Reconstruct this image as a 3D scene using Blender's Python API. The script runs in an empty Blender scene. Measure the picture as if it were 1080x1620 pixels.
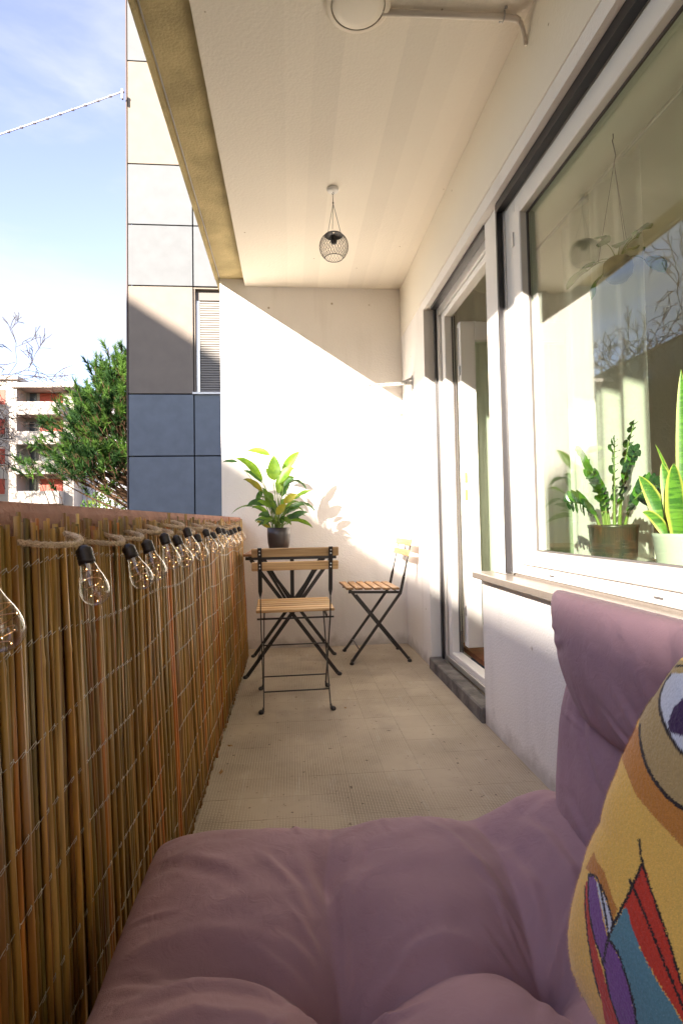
import bpy, math, random
import numpy as np
from mathutils import Vector, Matrix, noise
random.seed(7)
S = bpy.context.scene
C = S.collection
PI = math.pi
# ------------------------------------------------------------------ camera
H = .89
yaw, pitch, roll = .0863753, .0370352, -.0177121
fw = Vector((math.sin(yaw)*math.cos(pitch), math.cos(yaw)*math.cos(pitch), math.sin(pitch)))
r0 = Vector((math.cos(yaw), -math.sin(yaw), 0)); u0 = r0.cross(fw)
rt = r0*math.cos(roll)+u0*math.sin(roll); up = u0*math.cos(roll)-r0*math.sin(roll)
cd = bpy.data.cameras.new('camera'); cam = bpy.data.objects.new('camera', cd); C.objects.link(cam)
M = Matrix((rt, up, -fw)).transposed().to_4x4(); M.translation = (0, 0, H); cam.matrix_world = M
cd.sensor_fit = 'HORIZONTAL'; cd.sensor_width = 36; cd.lens = 865.13/1080*36
cd.shift_x = .0049; cd.shift_y = -.015; cd.clip_start = .02; cd.clip_end = 2000
S.camera = cam
# ------------------------------------------------------------------ light
SUN = Vector((-1, -1.65, .654)).normalized()
elev = math.asin(SUN.z); azim = math.atan2(SUN.x, SUN.y)
W = bpy.data.worlds.new('World'); S.world = W; W.use_nodes = True
wn = W.node_tree.nodes; wl = W.node_tree.links; wn.clear()
sky = wn.new('ShaderNodeTexSky'); sky.sky_type = 'NISHITA'; sky.sun_disc = False
sky.sun_elevation = elev; sky.sun_rotation = azim; sky.air_density = 1.0; sky.dust_density = .6; sky.ozone_density = 1.6
tc = wn.new('ShaderNodeTexCoord')
sep = wn.new('ShaderNodeSeparateXYZ'); wl.new(tc.outputs['Generated'], sep.inputs[0])
mp = wn.new('ShaderNodeMapping'); mp.inputs['Scale'].default_value = (1.6, 1.6, 5.5); wl.new(tc.outputs['Generated'], mp.inputs[0])
nz = wn.new('ShaderNodeTexNoise'); nz.inputs['Scale'].default_value = 2.0; nz.inputs['Detail'].default_value = 7; nz.inputs['Roughness'].default_value = .55
nz.inputs['Distortion'].default_value = .3
wl.new(mp.outputs[0], nz.inputs[0])
hsv = wn.new('ShaderNodeHueSaturation'); hsv.inputs['Saturation'].default_value = .88; hsv.inputs['Hue'].default_value = .530; wl.new(sky.outputs[0], hsv.inputs['Color'])
cr = wn.new('ShaderNodeValToRGB'); wl.new(sep.outputs[2], cr.inputs[0])   # how cloudy each height above the horizon is
e = cr.color_ramp.elements; e[0].position = .0; e[0].color = (.30, .30, .30, 1); e[1].position = 1; e[1].color = (.3, .3, .3, 1)
for p_, v in ((.22, .0), (.25, .12), (.29, .42), (.36, .46), (.42, .30), (.47, .04), (.6, .12), (.8, .2)):
    q = e.new(p_); q.color = (v, v, v, 1)
ad = wn.new('ShaderNodeMath'); ad.operation = 'ADD'; wl.new(nz.outputs[0], ad.inputs[0]); wl.new(cr.outputs[0], ad.inputs[1])
mr = wn.new('ShaderNodeMapRange'); mr.inputs[1].default_value = .58; mr.inputs[2].default_value = 1.05; wl.new(ad.outputs[0], mr.inputs[0])
mr.interpolation_type = 'SMOOTHSTEP'
mxc = wn.new('ShaderNodeMixRGB'); wl.new(mr.outputs[0], mxc.inputs[0]); wl.new(hsv.outputs[0], mxc.inputs[1])
mxc.inputs[2].default_value = (1.85, 1.92, 2.05, 1)
bg = wn.new('ShaderNodeBackground'); bg.inputs[1].default_value = .058; wl.new(mxc.outputs[0], bg.inputs[0])
wo = wn.new('ShaderNodeOutputWorld'); wl.new(bg.outputs[0], wo.inputs[0])
sd = bpy.data.lights.new('sun', 'SUN'); sd.energy = 2.5; sd.angle = math.radians(.5); sd.color = (1, .90, .78)
so = bpy.data.objects.new('sun', sd); C.objects.link(so); so.rotation_euler = SUN.to_track_quat('Z', 'Y').to_euler()
S.view_settings.view_transform = 'Standard'; S.view_settings.look = 'None'; S.view_settings.gamma = 1
S.view_settings.exposure = 3.25
S.render.engine = 'CYCLES'
try:
    S.cycles.max_bounces = 12; S.cycles.diffuse_bounces = 7; S.cycles.transparent_max_bounces = 40; S.cycles.transmission_bounces = 8
    S.cycles.caustics_reflective = False; S.cycles.caustics_refractive = False; S.cycles.sample_clamp_indirect = 6
except Exception: pass

# ------------------------------------------------------------------ helpers
class MB:
    def __init__(s): s.v = []; s.f = []; s.m = []; s.c = None
    def add(s, vs, fs, mi=0):
        n = len(s.v); s.v += [tuple(p) for p in vs]; s.f += [tuple(i+n for i in f) for f in fs]; s.m += [mi]*len(fs); return s
    def box(s, a, b, mi=0, R=None, bev=0):
        (x0, y0, z0), (x1, y1, z1) = a, b
        if bev:
            vs = []; d = bev
            # a box with all its edges cut: three verts at each corner
            for X, sx in ((x0, 1), (x1, -1)):
                for Y, sy in ((y0, 1), (y1, -1)):
                    for Z, sz in ((z0, 1), (z1, -1)):
                        vs += [(X, Y+sy*d, Z+sz*d), (X+sx*d, Y, Z+sz*d), (X+sx*d, Y+sy*d, Z)]
            I = lambda i, j, k, a_: (i*4+j*2+k)*3+a_
            fs = []
            for i in (0, 1):
                q = [I(i, 0, 0, 0), I(i, 0, 1, 0), I(i, 1, 1, 0), I(i, 1, 0, 0)]; fs.append(q if i == 0 else q[::-1])
                q = [I(0, i, 0, 1), I(1, i, 0, 1), I(1, i, 1, 1), I(0, i, 1, 1)]; fs.append(q if i == 0 else q[::-1])
                q = [I(0, 0, i, 2), I(0, 1, i, 2), I(1, 1, i, 2), I(1, 0, i, 2)]; fs.append(q if i == 0 else q[::-1])
                for j in (0, 1):
                    q = [I(i, j, 0, 0), I(i, j, 0, 1), I(i, j, 1, 1), I(i, j, 1, 0)]; fs.append(q if (i+j) % 2 else q[::-1])
                    q = [I(i, 0, j, 0), I(i, 1, j, 0), I(i, 1, j, 2), I(i, 0, j, 2)]; fs.append(q if (i+j) % 2 else q[::-1])
                    q = [I(0, i, j, 1), I(0, i, j, 2), I(1, i, j, 2), I(1, i, j, 1)]; fs.append(q if (i+j) % 2 else q[::-1])
                    for k in (0, 1):
                        q = [I(i, j, k, 0), I(i, j, k, 1), I(i, j, k, 2)]; fs.append(q if (i+j+k) % 2 else q[::-1])
        else:
            vs = [(x, y, z) for x in (x0, x1) for y in (y0, y1) for z in (z0, z1)]
            fs = [(0, 1, 3, 2), (4, 6, 7, 5), (0, 4, 5, 1), (2, 3, 7, 6), (0, 2, 6, 4), (1, 5, 7, 3)]
        if R is not None: vs = [R @ Vector(p) for p in vs]
        return s.add(vs, fs, mi)
    def bar(s, p, q, w, t, side=(1, 0, 0), mi=0, bev=0):
        p, q = Vector(p), Vector(q); d = (q-p); L = d.length; d.normalize()
        sx = Vector(side); sx = (sx-d*sx.dot(d)).normalized(); sy = d.cross(sx)
        R = Matrix((sx, sy, d)).transposed().to_4x4(); R.translation = p
        return s.box((-w/2, -t/2, 0), (w/2, t/2, L), mi, R, bev)
    def tube(s, pts, r, n=8, cap=True, mi=0, flat=1):
        pts = [Vector(p) for p in pts]; rs = r if isinstance(r, (list, tuple)) else [r]*len(pts)
        vs = []; fs = []; ref = None
        for i, p in enumerate(pts):
            d = (pts[min(i+1, len(pts)-1)]-pts[max(i-1, 0)])
            if d.length < 1e-9: d = Vector((0, 0, 1))
            d.normalize()
            if ref is None: ref = Vector((1, 0, 0)) if abs(d.x) < .8 else Vector((0, 1, 0))
            a = (ref-d*ref.dot(d)).normalized(); ref = a; b = d.cross(a)
            for k in range(n):
                t = 2*PI*k/n; vs.append(p+(a*math.cos(t)+b*math.sin(t)*flat)*rs[i])
        for i in range(len(pts)-1):
            for k in range(n):
                fs.append((i*n+k, i*n+(k+1) % n, (i+1)*n+(k+1) % n, (i+1)*n+k))
        if cap: fs.append(tuple(range(n-1, -1, -1))); fs.append(tuple((len(pts)-1)*n+k for k in range(n)))
        return s.add(vs, fs, mi)
    def lathe(s, prof, o=(0, 0, 0), n=24, mi=0, R=None, cap0=False, cap1=False):
        vs = []; fs = []; o = Vector(o)
        for r, z in prof:
            for k in range(n):
                t = 2*PI*k/n; p = Vector((r*math.cos(t), r*math.sin(t), z)); vs.append((R @ p if R is not None else p)+o)
        for i in range(len(prof)-1):
            for k in range(n): fs.append((i*n+k, i*n+(k+1) % n, (i+1)*n+(k+1) % n, (i+1)*n+k))
        if cap0: fs.append(tuple(range(n-1, -1, -1)))
        if cap1: fs.append(tuple((len(prof)-1)*n+k for k in range(n)))
        return s.add(vs, fs, mi)
    def mesh(s, name, mats, smooth=False):
        me = bpy.data.meshes.new(name); me.from_pydata(s.v, [], s.f)
        for m in (mats if isinstance(mats, (list, tuple)) else [mats]): me.materials.append(m)
        me.polygons.foreach_set('material_index', s.m)
        if smooth: me.polygons.foreach_set('use_smooth', [True]*len(s.f))
        me.update(); return me
    def build(s, name, mats, parent=None, smooth=False):
        o = bpy.data.objects.new(name, s.mesh(name, mats, smooth)); C.objects.link(o)
        if parent is not None: o.parent = parent
        return o
def link(me, name, parent=None, loc=(0, 0, 0), rot=(0, 0, 0)):
    o = bpy.data.objects.new(name, me); C.objects.link(o); o.location = loc; o.rotation_euler = rot
    if parent is not None: o.parent = parent
    return o
def thing(name, label, cat, loc=(0, 0, 0), rz=0, group=None):
    o = bpy.data.objects.new(name, None); C.objects.link(o); o.location = loc; o.rotation_euler = (0, 0, rz)
    o['label'] = label; o['category'] = cat; o.empty_display_size = .1
    if group: o['group'] = group
    return o
def tag(o, label, cat, group=None):
    o['label'] = label; o['category'] = cat
    if group: o['group'] = group
    return o
def struct(o): o['kind'] = 'structure'; return o
def stuff(o): o['kind'] = 'stuff'; return o

# ------------------------------------------------------------------ materials
def mat(name, col, rough=.8, spec=.3, metal=0, var=0, vscale=3, bump=0, bscale=40, col2=None, detail=5, rnd=0, trans=0, sheen=0):
    m = bpy.data.materials.new(name); m.use_nodes = True; n = m.node_tree.nodes; l = m.node_tree.links
    b = n['Principled BSDF']; b.inputs['Base Color'].default_value = (*col, 1); b.inputs['Roughness'].default_value = rough
    b.inputs['Specular IOR Level'].default_value = spec; b.inputs['Metallic'].default_value = metal
    t = n.new('ShaderNodeTexCoord'); src = None
    if var or col2:
        z = n.new('ShaderNodeTexNoise'); z.inputs['Scale'].default_value = vscale; z.inputs['Detail'].default_value = detail
        l.new(t.outputs['Object'], z.inputs[0])
        r = n.new('ShaderNodeValToRGB'); l.new(z.outputs[0], r.inputs[0])
        c2 = col2 or tuple(c*(1-var) for c in col)
        r.color_ramp.elements[0].position = .35; r.color_ramp.elements[0].color = (*c2, 1)
        r.color_ramp.elements[1].position = .68; r.color_ramp.elements[1].color = (*col, 1)
        src = r.outputs[0]
    if rnd:
        oi = n.new('ShaderNodeObjectInfo'); h = n.new('ShaderNodeHueSaturation')
        q = n.new('ShaderNodeMapRange'); q.inputs[3].default_value = 1-rnd; q.inputs[4].default_value = 1+rnd
        l.new(oi.outputs['Random'], q.inputs[0]); l.new(q.outputs[0], h.inputs['Value'])
        if src: l.new(src, h.inputs['Color'])
        else: h.inputs['Color'].default_value = (*col, 1)
        src = h.outputs[0]
    if src: l.new(src, b.inputs['Base Color'])
    if bump:
        z = n.new('ShaderNodeTexNoise'); z.inputs['Scale'].default_value = bscale; z.inputs['Detail'].default_value = 6
        l.new(t.outputs['Object'], z.inputs[0])
        bp = n.new('ShaderNodeBump'); bp.inputs['Strength'].default_value = bump; bp.inputs['Distance'].default_value = .01
        l.new(z.outputs[0], bp.inputs['Height']); l.new(bp.outputs[0], b.inputs['Normal'])
    if sheen: b.inputs['Sheen Weight'].default_value = sheen; b.inputs['Sheen Roughness'].default_value = .5
    if trans:
        tr = n.new('ShaderNodeBsdfTranslucent'); mx = n.new('ShaderNodeMixShader'); mx.inputs[0].default_value = trans
        if src: l.new(src, tr.inputs[0])
        else: tr.inputs[0].default_value = (*col, 1)
        l.new(b.outputs[0], mx.inputs[1]); l.new(tr.outputs[0], mx.inputs[2]); l.new(mx.outputs[0], n['Material Output'].inputs[0])
    return m
def wood(name, c1, c2, axis=0, scale=1.0, rough=.55, rnd=.18):
    m = mat(name, c1, rough, .35); n = m.node_tree.nodes; l = m.node_tree.links; b = n['Principled BSDF']
    t = n.new('ShaderNodeTexCoord'); mp = n.new('ShaderNodeMapping')
    s = [60*scale]*3; s[axis] = 3*scale; mp.inputs['Scale'].default_value = s
    oi = n.new('ShaderNodeObjectInfo'); ml = n.new('ShaderNodeVectorMath'); ml.operation = 'SCALE'; ml.inputs[0].default_value = (7, 9, 11)
    l.new(oi.outputs['Random'], ml.inputs['Scale']); ad_ = n.new('ShaderNodeVectorMath'); l.new(t.outputs['Object'], ad_.inputs[0]); l.new(ml.outputs[0], ad_.inputs[1])
    l.new(ad_.outputs[0], mp.inputs[0])
    z = n.new('ShaderNodeTexNoise'); z.inputs['Scale'].default_value = 1; z.inputs['Detail'].default_value = 6; z.inputs['Distortion'].default_value = .8; l.new(mp.outputs[0], z.inputs[0])
    r = n.new('ShaderNodeValToRGB'); l.new(z.outputs[0], r.inputs[0])
    r.color_ramp.elements[0].position = .32; r.color_ramp.elements[0].color = (*c2, 1); r.color_ramp.elements[1].position = .66; r.color_ramp.elements[1].color = (*c1, 1)
    h = n.new('ShaderNodeHueSaturation'); q = n.new('ShaderNodeMapRange'); q.inputs[3].default_value = 1-rnd; q.inputs[4].default_value = 1+rnd
    l.new(oi.outputs['Random'], q.inputs[0]); l.new(q.outputs[0], h.inputs['Value']); l.new(r.outputs[0], h.inputs['Color']); l.new(h.outputs[0], b.inputs['Base Color'])
    bp = n.new('ShaderNodeBump'); bp.inputs['Strength'].default_value = .25; bp.inputs['Distance'].default_value = .002; l.new(z.outputs[0], bp.inputs['Height']); l.new(bp.outputs[0], b.inputs['Normal'])
    return m
wall_m = mat('white_plaster', (.84, .80, .755), .85, .2, var=.05, vscale=2.2, bump=.35, bscale=120)
cream_m = mat('cream_ceiling_paint', (.84, .775, .665), .85, .2, var=.05, vscale=1.2, bump=.2, bscale=90)
yel_m = mat('ochre_concrete_paint', (.58, .47, .25), .9, .15, var=.28, vscale=7, bump=.5, bscale=90)
frame_m = mat('white_window_frame', (.80, .77, .73), .35, .5)
frame_dim = mat('grey_rubber_gasket', (.10, .09, .085), .6)
black_m = mat('black_shutter_guide', (.018, .016, .018), .4, .5)
alum_m = mat('aluminium', (.62, .60, .58), .35, .5, .9)
steel_m = mat('galvanised_steel', (.55, .54, .52), .4, .5, .8, var=.25, vscale=60)
metal_b = mat('black_metal', (.022, .017, .015), .42, .5)
sill_m = mat('polished_sill_stone', (.23, .195, .165), .3, .5, var=.15, vscale=90)
stone_m = mat('threshold_stone', (.22, .20, .18), .8, .2, col2=(.10, .09, .085), vscale=12, bump=.6, bscale=50)
pink_m = mat('pink_concrete', (.42, .23, .18), .9, .2, var=.25, vscale=22, bump=.6, bscale=120)
wood_sun = wood('acacia_slat_in_sun', (.44, .26, .12), (.27, .14, .06), 0)  # slat wood darkened for the sunlit chair, so direct sun clips it less
wood_shade = wood('acacia_slat_in_shade', (.66, .44, .21), (.42, .24, .10), 0)  # same slat wood, paler copy for the chair standing in shade
wood_y = wood('table_slat', (.36, .19, .085), (.20, .09, .035), 0)
bench_m = wood('pine_board', (.50, .33, .18), (.34, .2, .1), 1)
parq_m = wood('red_brown_parquet', (.26, .10, .045), (.14, .05, .02), 0, .5)
room_m = mat('room_wall_paint', (.82, .80, .73), .9, .2)
jute_m = mat('jute_rope', (.80, .60, .38), .95, .1, var=.25, vscale=120, bump=.8, bscale=300)
sock_m = mat('black_bulb_socket', (.02, .013, .010), .45, .4)
pot_b = mat('dark_bronze_pot', (.045, .035, .032), .38, .6, var=.3, vscale=14)
soil_m = mat('potting_soil', (.05, .032, .02), .95, .1, var=.4, vscale=60, bump=1, bscale=80)

def weather(m, z0=.0):
    """faint scuffs, drips and splash dirt low on the wall"""
    n = m.node_tree.nodes; l = m.node_tree.links; b = n['Principled BSDF']; g = n.new('ShaderNodeNewGeometry'); old = b.inputs['Base Color'].links[0].from_socket
    mp_ = n.new('ShaderNodeMapping'); mp_.inputs['Scale'].default_value = (9, 9, 1.3); l.new(g.outputs['Position'], mp_.inputs[0])
    z = n.new('ShaderNodeTexNoise'); z.inputs['Scale'].default_value = 1; z.inputs['Detail'].default_value = 7; l.new(mp_.outputs[0], z.inputs[0])
    r = n.new('ShaderNodeMapRange'); r.inputs[1].default_value = .55; r.inputs[2].default_value = .85; r.inputs[4].default_value = .22; l.new(z.outputs[0], r.inputs[0])
    mx = n.new('ShaderNodeMixRGB'); l.new(r.outputs[0], mx.inputs[0]); l.new(old, mx.inputs[1]); mx.inputs[2].default_value = (.42, .37, .30, 1)
    s_ = n.new('ShaderNodeSeparateXYZ'); l.new(g.outputs['Position'], s_.inputs[0])
    z2 = n.new('ShaderNodeTexNoise'); z2.inputs['Scale'].default_value = 14; z2.inputs['Detail'].default_value = 8; l.new(g.outputs['Position'], z2.inputs[0])
    ad_ = n.new('ShaderNodeMath'); ad_.operation = 'MULTIPLY_ADD'; ad_.inputs[1].default_value = -.16; l.new(z2.outputs[0], ad_.inputs[0]); l.new(s_.outputs[2], ad_.inputs[2])
    r2 = n.new('ShaderNodeMapRange'); r2.inputs[1].default_value = -.075; r2.inputs[2].default_value = .0; r2.inputs[3].default_value = .55; r2.inputs[4].default_value = 0; l.new(ad_.outputs[0], r2.inputs[0])
    mx2 = n.new('ShaderNodeMixRGB'); l.new(r2.outputs[0], mx2.inputs[0]); l.new(mx.outputs[0], mx2.inputs[1]); mx2.inputs[2].default_value = (.34, .29, .23, 1)
    vz = n.new('ShaderNodeTexVoronoi'); vz.inputs['Scale'].default_value = 4.2; l.new(g.outputs['Position'], vz.inputs[0])
    vr = n.new('ShaderNodeMapRange'); vr.inputs[1].default_value = .02; vr.inputs[2].default_value = .045; l.new(vz.outputs['Distance'], vr.inputs[0])
    mx3 = n.new('ShaderNodeMixRGB'); l.new(vr.outputs[0], mx3.inputs[0]); mx3.inputs[1].default_value = (.42, .35, .27, 1); l.new(mx2.outputs[0], mx3.inputs[2])
    l.new(mx3.outputs[0], b.inputs['Base Color'])
weather(wall_m)
def floor_material():
    m = mat('worn_dimpled_cement_tile', (.33, .275, .20), .85, .25); n = m.node_tree.nodes; l = m.node_tree.links; b = n['Principled BSDF']
    g = n.new('ShaderNodeNewGeometry'); s = n.new('ShaderNodeSeparateXYZ'); l.new(g.outputs['Position'], s.inputs[0])
    outs = []
    for a in (0, 1):
        mu = n.new('ShaderNodeMath'); mu.operation = 'MULTIPLY'; mu.inputs[1].default_value = 2*PI/.0095; l.new(s.outputs[a], mu.inputs[0])
        si = n.new('ShaderNodeMath'); si.operation = 'COSINE'; l.new(mu.outputs[0], si.inputs[0])
        mr_ = n.new('ShaderNodeMapRange'); mr_.inputs[1].default_value = .55; mr_.inputs[2].default_value = 1; l.new(si.outputs[0], mr_.inputs[0]); outs.append(mr_.outputs[0])
    mx = n.new('ShaderNodeMath'); mx.operation = 'MAXIMUM'; l.new(outs[0], mx.inputs[0]); l.new(outs[1], mx.inputs[1])   # grooves between the dimples
    def nz_(sc, det=6, lo=.4, hi=.62, vec=None):
        z = n.new('ShaderNodeTexNoise'); z.inputs['Scale'].default_value = sc; z.inputs['Detail'].default_value = det; l.new(vec or g.outputs['Position'], z.inputs[0])
        r = n.new('ShaderNodeMapRange'); r.inputs[1].default_value = lo; r.inputs[2].default_value = hi; l.new(z.outputs[0], r.inputs[0]); return r.outputs[0]
    worn = nz_(3.2, 5, .36, .6)
    gr = n.new('ShaderNodeMath'); gr.operation = 'MULTIPLY'; l.new(mx.outputs[0], gr.inputs[0]); l.new(worn, gr.inputs[1])
    # base colours
    def mix(f, a, b_):
        q = n.new('ShaderNodeMixRGB'); l.new(f, q.inputs[0]) if not isinstance(f, float) else None
        for i, c in ((1, a), (2, b_)):
            if isinstance(c, tuple): q.inputs[i].default_value = (*c, 1)
            else: l.new(c, q.inputs[i])
        return q.outputs[0]
    c = mix(nz_(1.1, 6, .35, .65), (.40, .335, .248), (.47, .40, .31))
    c = mix(nz_(6, 8, .54, .95), c, (.29, .25, .20))
    mpp = n.new('ShaderNodeMapping'); mpp.inputs['Scale'].default_value = (26, 5, 1); mpp.inputs['Rotation'].default_value = (0, 0, .5); l.new(g.outputs['Position'], mpp.inputs[0])
    st = nz_(1.0, 7, .60, .95, mpp.outputs[0]); c = mix(st, c, (.50, .46, .40))
    c = mix(nz_(46, 3, .66, .74), c, (.12, .09, .065))
    oi = n.new('ShaderNodeObjectInfo'); q = n.new('ShaderNodeMapRange'); q.inputs[3].default_value = .97; q.inputs[4].default_value = 1.03; l.new(oi.outputs['Random'], q.inputs[0])
    h = n.new('ShaderNodeHueSaturation'); l.new(q.outputs[0], h.inputs['Value']); l.new(c, h.inputs['Color'])
    gm = n.new('ShaderNodeMath'); gm.operation = 'MULTIPLY'; gm.inputs[1].default_value = .7; l.new(gr.outputs[0], gm.inputs[0]); gm.inputs[1].default_value = .5
    c = mix(gm.outputs[0], h.outputs[0], (.13, .105, .08))
    l.new(c, b.inputs['Base Color'])
    bp = n.new('ShaderNodeBump'); bp.invert = True; bp.inputs['Strength'].default_value = .7; bp.inputs['Distance'].default_value = .002; l.new(gr.outputs[0], bp.inputs['Height'])
    l.new(bp.outputs[0], b.inputs['Normal'])
    return m
floor_m = floor_material()
def ceiling_material():
    m = cream_m; n = m.node_tree.nodes; l = m.node_tree.links; b = n['Principled BSDF']
    g = n.new('ShaderNodeNewGeometry'); s = n.new('ShaderNodeSeparateXYZ'); l.new(g.outputs['Position'], s.inputs[0])
    mu = n.new('ShaderNodeMath'); mu.operation = 'MULTIPLY'; mu.inputs[1].default_value = 9.2; l.new(s.outputs[0], mu.inputs[0])
    fl = n.new('ShaderNodeMath'); fl.operation = 'FLOOR'; l.new(mu.outputs[0], fl.inputs[0])
    wn_ = n.new('ShaderNodeTexWhiteNoise'); wn_.noise_dimensions = '1D'; l.new(fl.outputs[0], wn_.inputs['W'])
    r = n.new('ShaderNodeMapRange'); r.inputs[3].default_value = .955; r.inputs[4].default_value = 1.03; l.new(wn_.outputs[0], r.inputs[0])
    h = n.new('ShaderNodeHueSaturation'); l.new(r.outputs[0], h.inputs['Value'])
    old = b.inputs['Base Color'].links[0].from_socket; l.new(old, h.inputs['Color'])
    vz = n.new('ShaderNodeTexVoronoi'); vz.inputs['Scale'].default_value = 6.5; l.new(g.outputs['Position'], vz.inputs[0])
    vr = n.new('ShaderNodeMapRange'); vr.inputs[1].default_value = .022; vr.inputs[2].default_value = .038; l.new(vz.outputs['Distance'], vr.inputs[0])
    mxx = n.new('ShaderNodeMixRGB'); l.new(vr.outputs[0], mxx.inputs[0]); mxx.inputs[1].default_value = (.40, .32, .22, 1); l.new(h.outputs[0], mxx.inputs[2])
    l.new(mxx.outputs[0], b.inputs['Base Color'])
ceiling_material()
def glass_mat(name, tint, ior=1.7, base=0.0):
    m = bpy.data.materials.new(name); m.use_nodes = True; n = m.node_tree.nodes; l = m.node_tree.links; n.remove(n['Principled BSDF'])
    t = n.new('ShaderNodeBsdfTransparent'); t.inputs[0].default_value = (*tint, 1); g = n.new('ShaderNodeBsdfGlossy'); g.inputs['Roughness'].default_value = 0.0
    f = n.new('ShaderNodeLayerWeight'); f.inputs[0].default_value = .5; mx = n.new('ShaderNodeMixShader')
    pw = n.new('ShaderNodeMath'); pw.operation = 'POWER'; pw.inputs[1].default_value = 2.6 if base < .06 else 3.6; l.new(f.outputs['Facing'], pw.inputs[0])
    a = n.new('ShaderNodeMath'); a.operation = 'MULTIPLY_ADD'; a.inputs[1].default_value = .9; a.inputs[2].default_value = base; l.new(pw.outputs[0], a.inputs[0]); a.use_clamp = True
    l.new(a.outputs[0], mx.inputs[0]); l.new(t.outputs[0], mx.inputs[1]); l.new(g.outputs[0], mx.inputs[2]); l.new(mx.outputs[0], n['Material Output'].inputs[0]); return m
pane_m = glass_mat('green_tinted_window_glass', (.88, .935, .865), 1.75, .075)
bulb_m = glass_mat('clear_bulb_glass', (.97, .97, .96), 1.5, .05)
def emit(name, col, st):
    m = bpy.data.materials.new(name); m.use_nodes = True; n = m.node_tree.nodes; l = m.node_tree.links; n.remove(n['Principled BSDF'])
    e_ = n.new('ShaderNodeEmission'); e_.inputs[0].default_value = (*col, 1); e_.inputs[1].default_value = st; l.new(e_.outputs[0], n['Material Output'].inputs[0]); return m
led_m = emit('warm_led', (1, .58, .2), 3.2)
copper_m = mat('copper_wire', (.75, .42, .20), .3, .5, .9)

# ------------------------------------------------------------------ balcony structure
XW, YE, ZC = .833, 3.955, 2.615
floor = struct(MB().box((-.47, -4.7, -.22), (1.02, 3.955, -.0025)).build('balcony_floor', floor_m))
tile = MB().box((.0002, .0002, -.006), (.1335, .1335, 0), bev=.0003).mesh('tile', floor_m)
y = .62
j = 0
while y < 3.95:
    for i in range(9):
        x = -.352+i*.1337
        if x > .832: continue
        o = link(tile, 'tile', floor, (x, y, random.uniform(-.0004, .0001)), (random.uniform(-.0008, .0008), random.uniform(-.0008, .0008), 0))
        if x+.134 > .835: o.scale.x = (.833-x)/.134
    y += .1337
slab = MB().box((-.522, -4.7, 2.668), (1.02, YE+.25, 2.90))
s_ = struct(slab.build('ceiling_slab', yel_m))
struct(MB().box((-.309, -4.7, ZC), (XW+.002, YE, 2.6675)).build('ceiling', cream_m))
g = MB(); g.box((-.5215, -4.7, 2.655), (-.500, YE-.002, 2.6675)); g.build('drip_edge', yel_m, s_)
g = MB(); g.tube([(-.489, -4.7+.32*k, 2.664+.0015*math.sin(k*2.1)) for k in range(28)], .0035, 6); g.build('drip_bead', alum_m, s_)
endw = struct(MB().box((-.49, YE, -.22), (1.3, YE+.22, 2.6675)).build('end_wall', wall_m))
struct(MB().box((-.47, -4.95, -.22), (1.02, -4.705, 2.6675)).build('unseen_rear_wall', wall_m))  # unseen wall behind the view, added to hold bounce light
# house wall: pieces round the door and the window
hw = MB()
hw.box((XW, 3.28, -.22), (1.02, YE-.001, 2.25))                # pier by the end wall
hw.box((XW, -4.7, 2.19), (1.02, 3.279, 2.25))                  # above the openings
hw.box((XW, -4.7, -.22), (1.02, 2.355, .634))                  # under the window
hw.box((XW, -4.7, .6345), (1.02, -.9, 2.1895))
houses = struct(hw.build('house_wall', wall_m))
MB().box((XW-.004, -4.7, 2.2505), (1.02, YE-.001, 2.6145)).build('upper_wall_band', cream_m, houses)
# parapet
pp = thing('parapet_wall', 'pink concrete balcony parapet showing above the reed screen', 'parapet')
pb = MB()
vs = []
for (x, zt) in ((-.365, 0), (-.47, 0)):
    pass
zt0, zt1 = .905, .935
vs = [(-.47, -4.7, -.22), (-.355, -4.7, -.22), (-.355, -4.7, zt0-.018), (-.362, -4.7, zt0), (-.47, -4.7, zt0),
      (-.47, YE-.001, -.22), (-.355, YE-.001, -.22), (-.355, YE-.001, zt1-.012), (-.362, YE-.001, zt1), (-.47, YE-.001, zt1)]
pb.add(vs, [(0, 1, 2, 3, 4), (9, 8, 7, 6, 5)]+[(i, i+5, (i+1) % 5+5, (i+1) % 5) for i in range(5)]); pb.build('wall', pink_m, pp)

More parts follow.
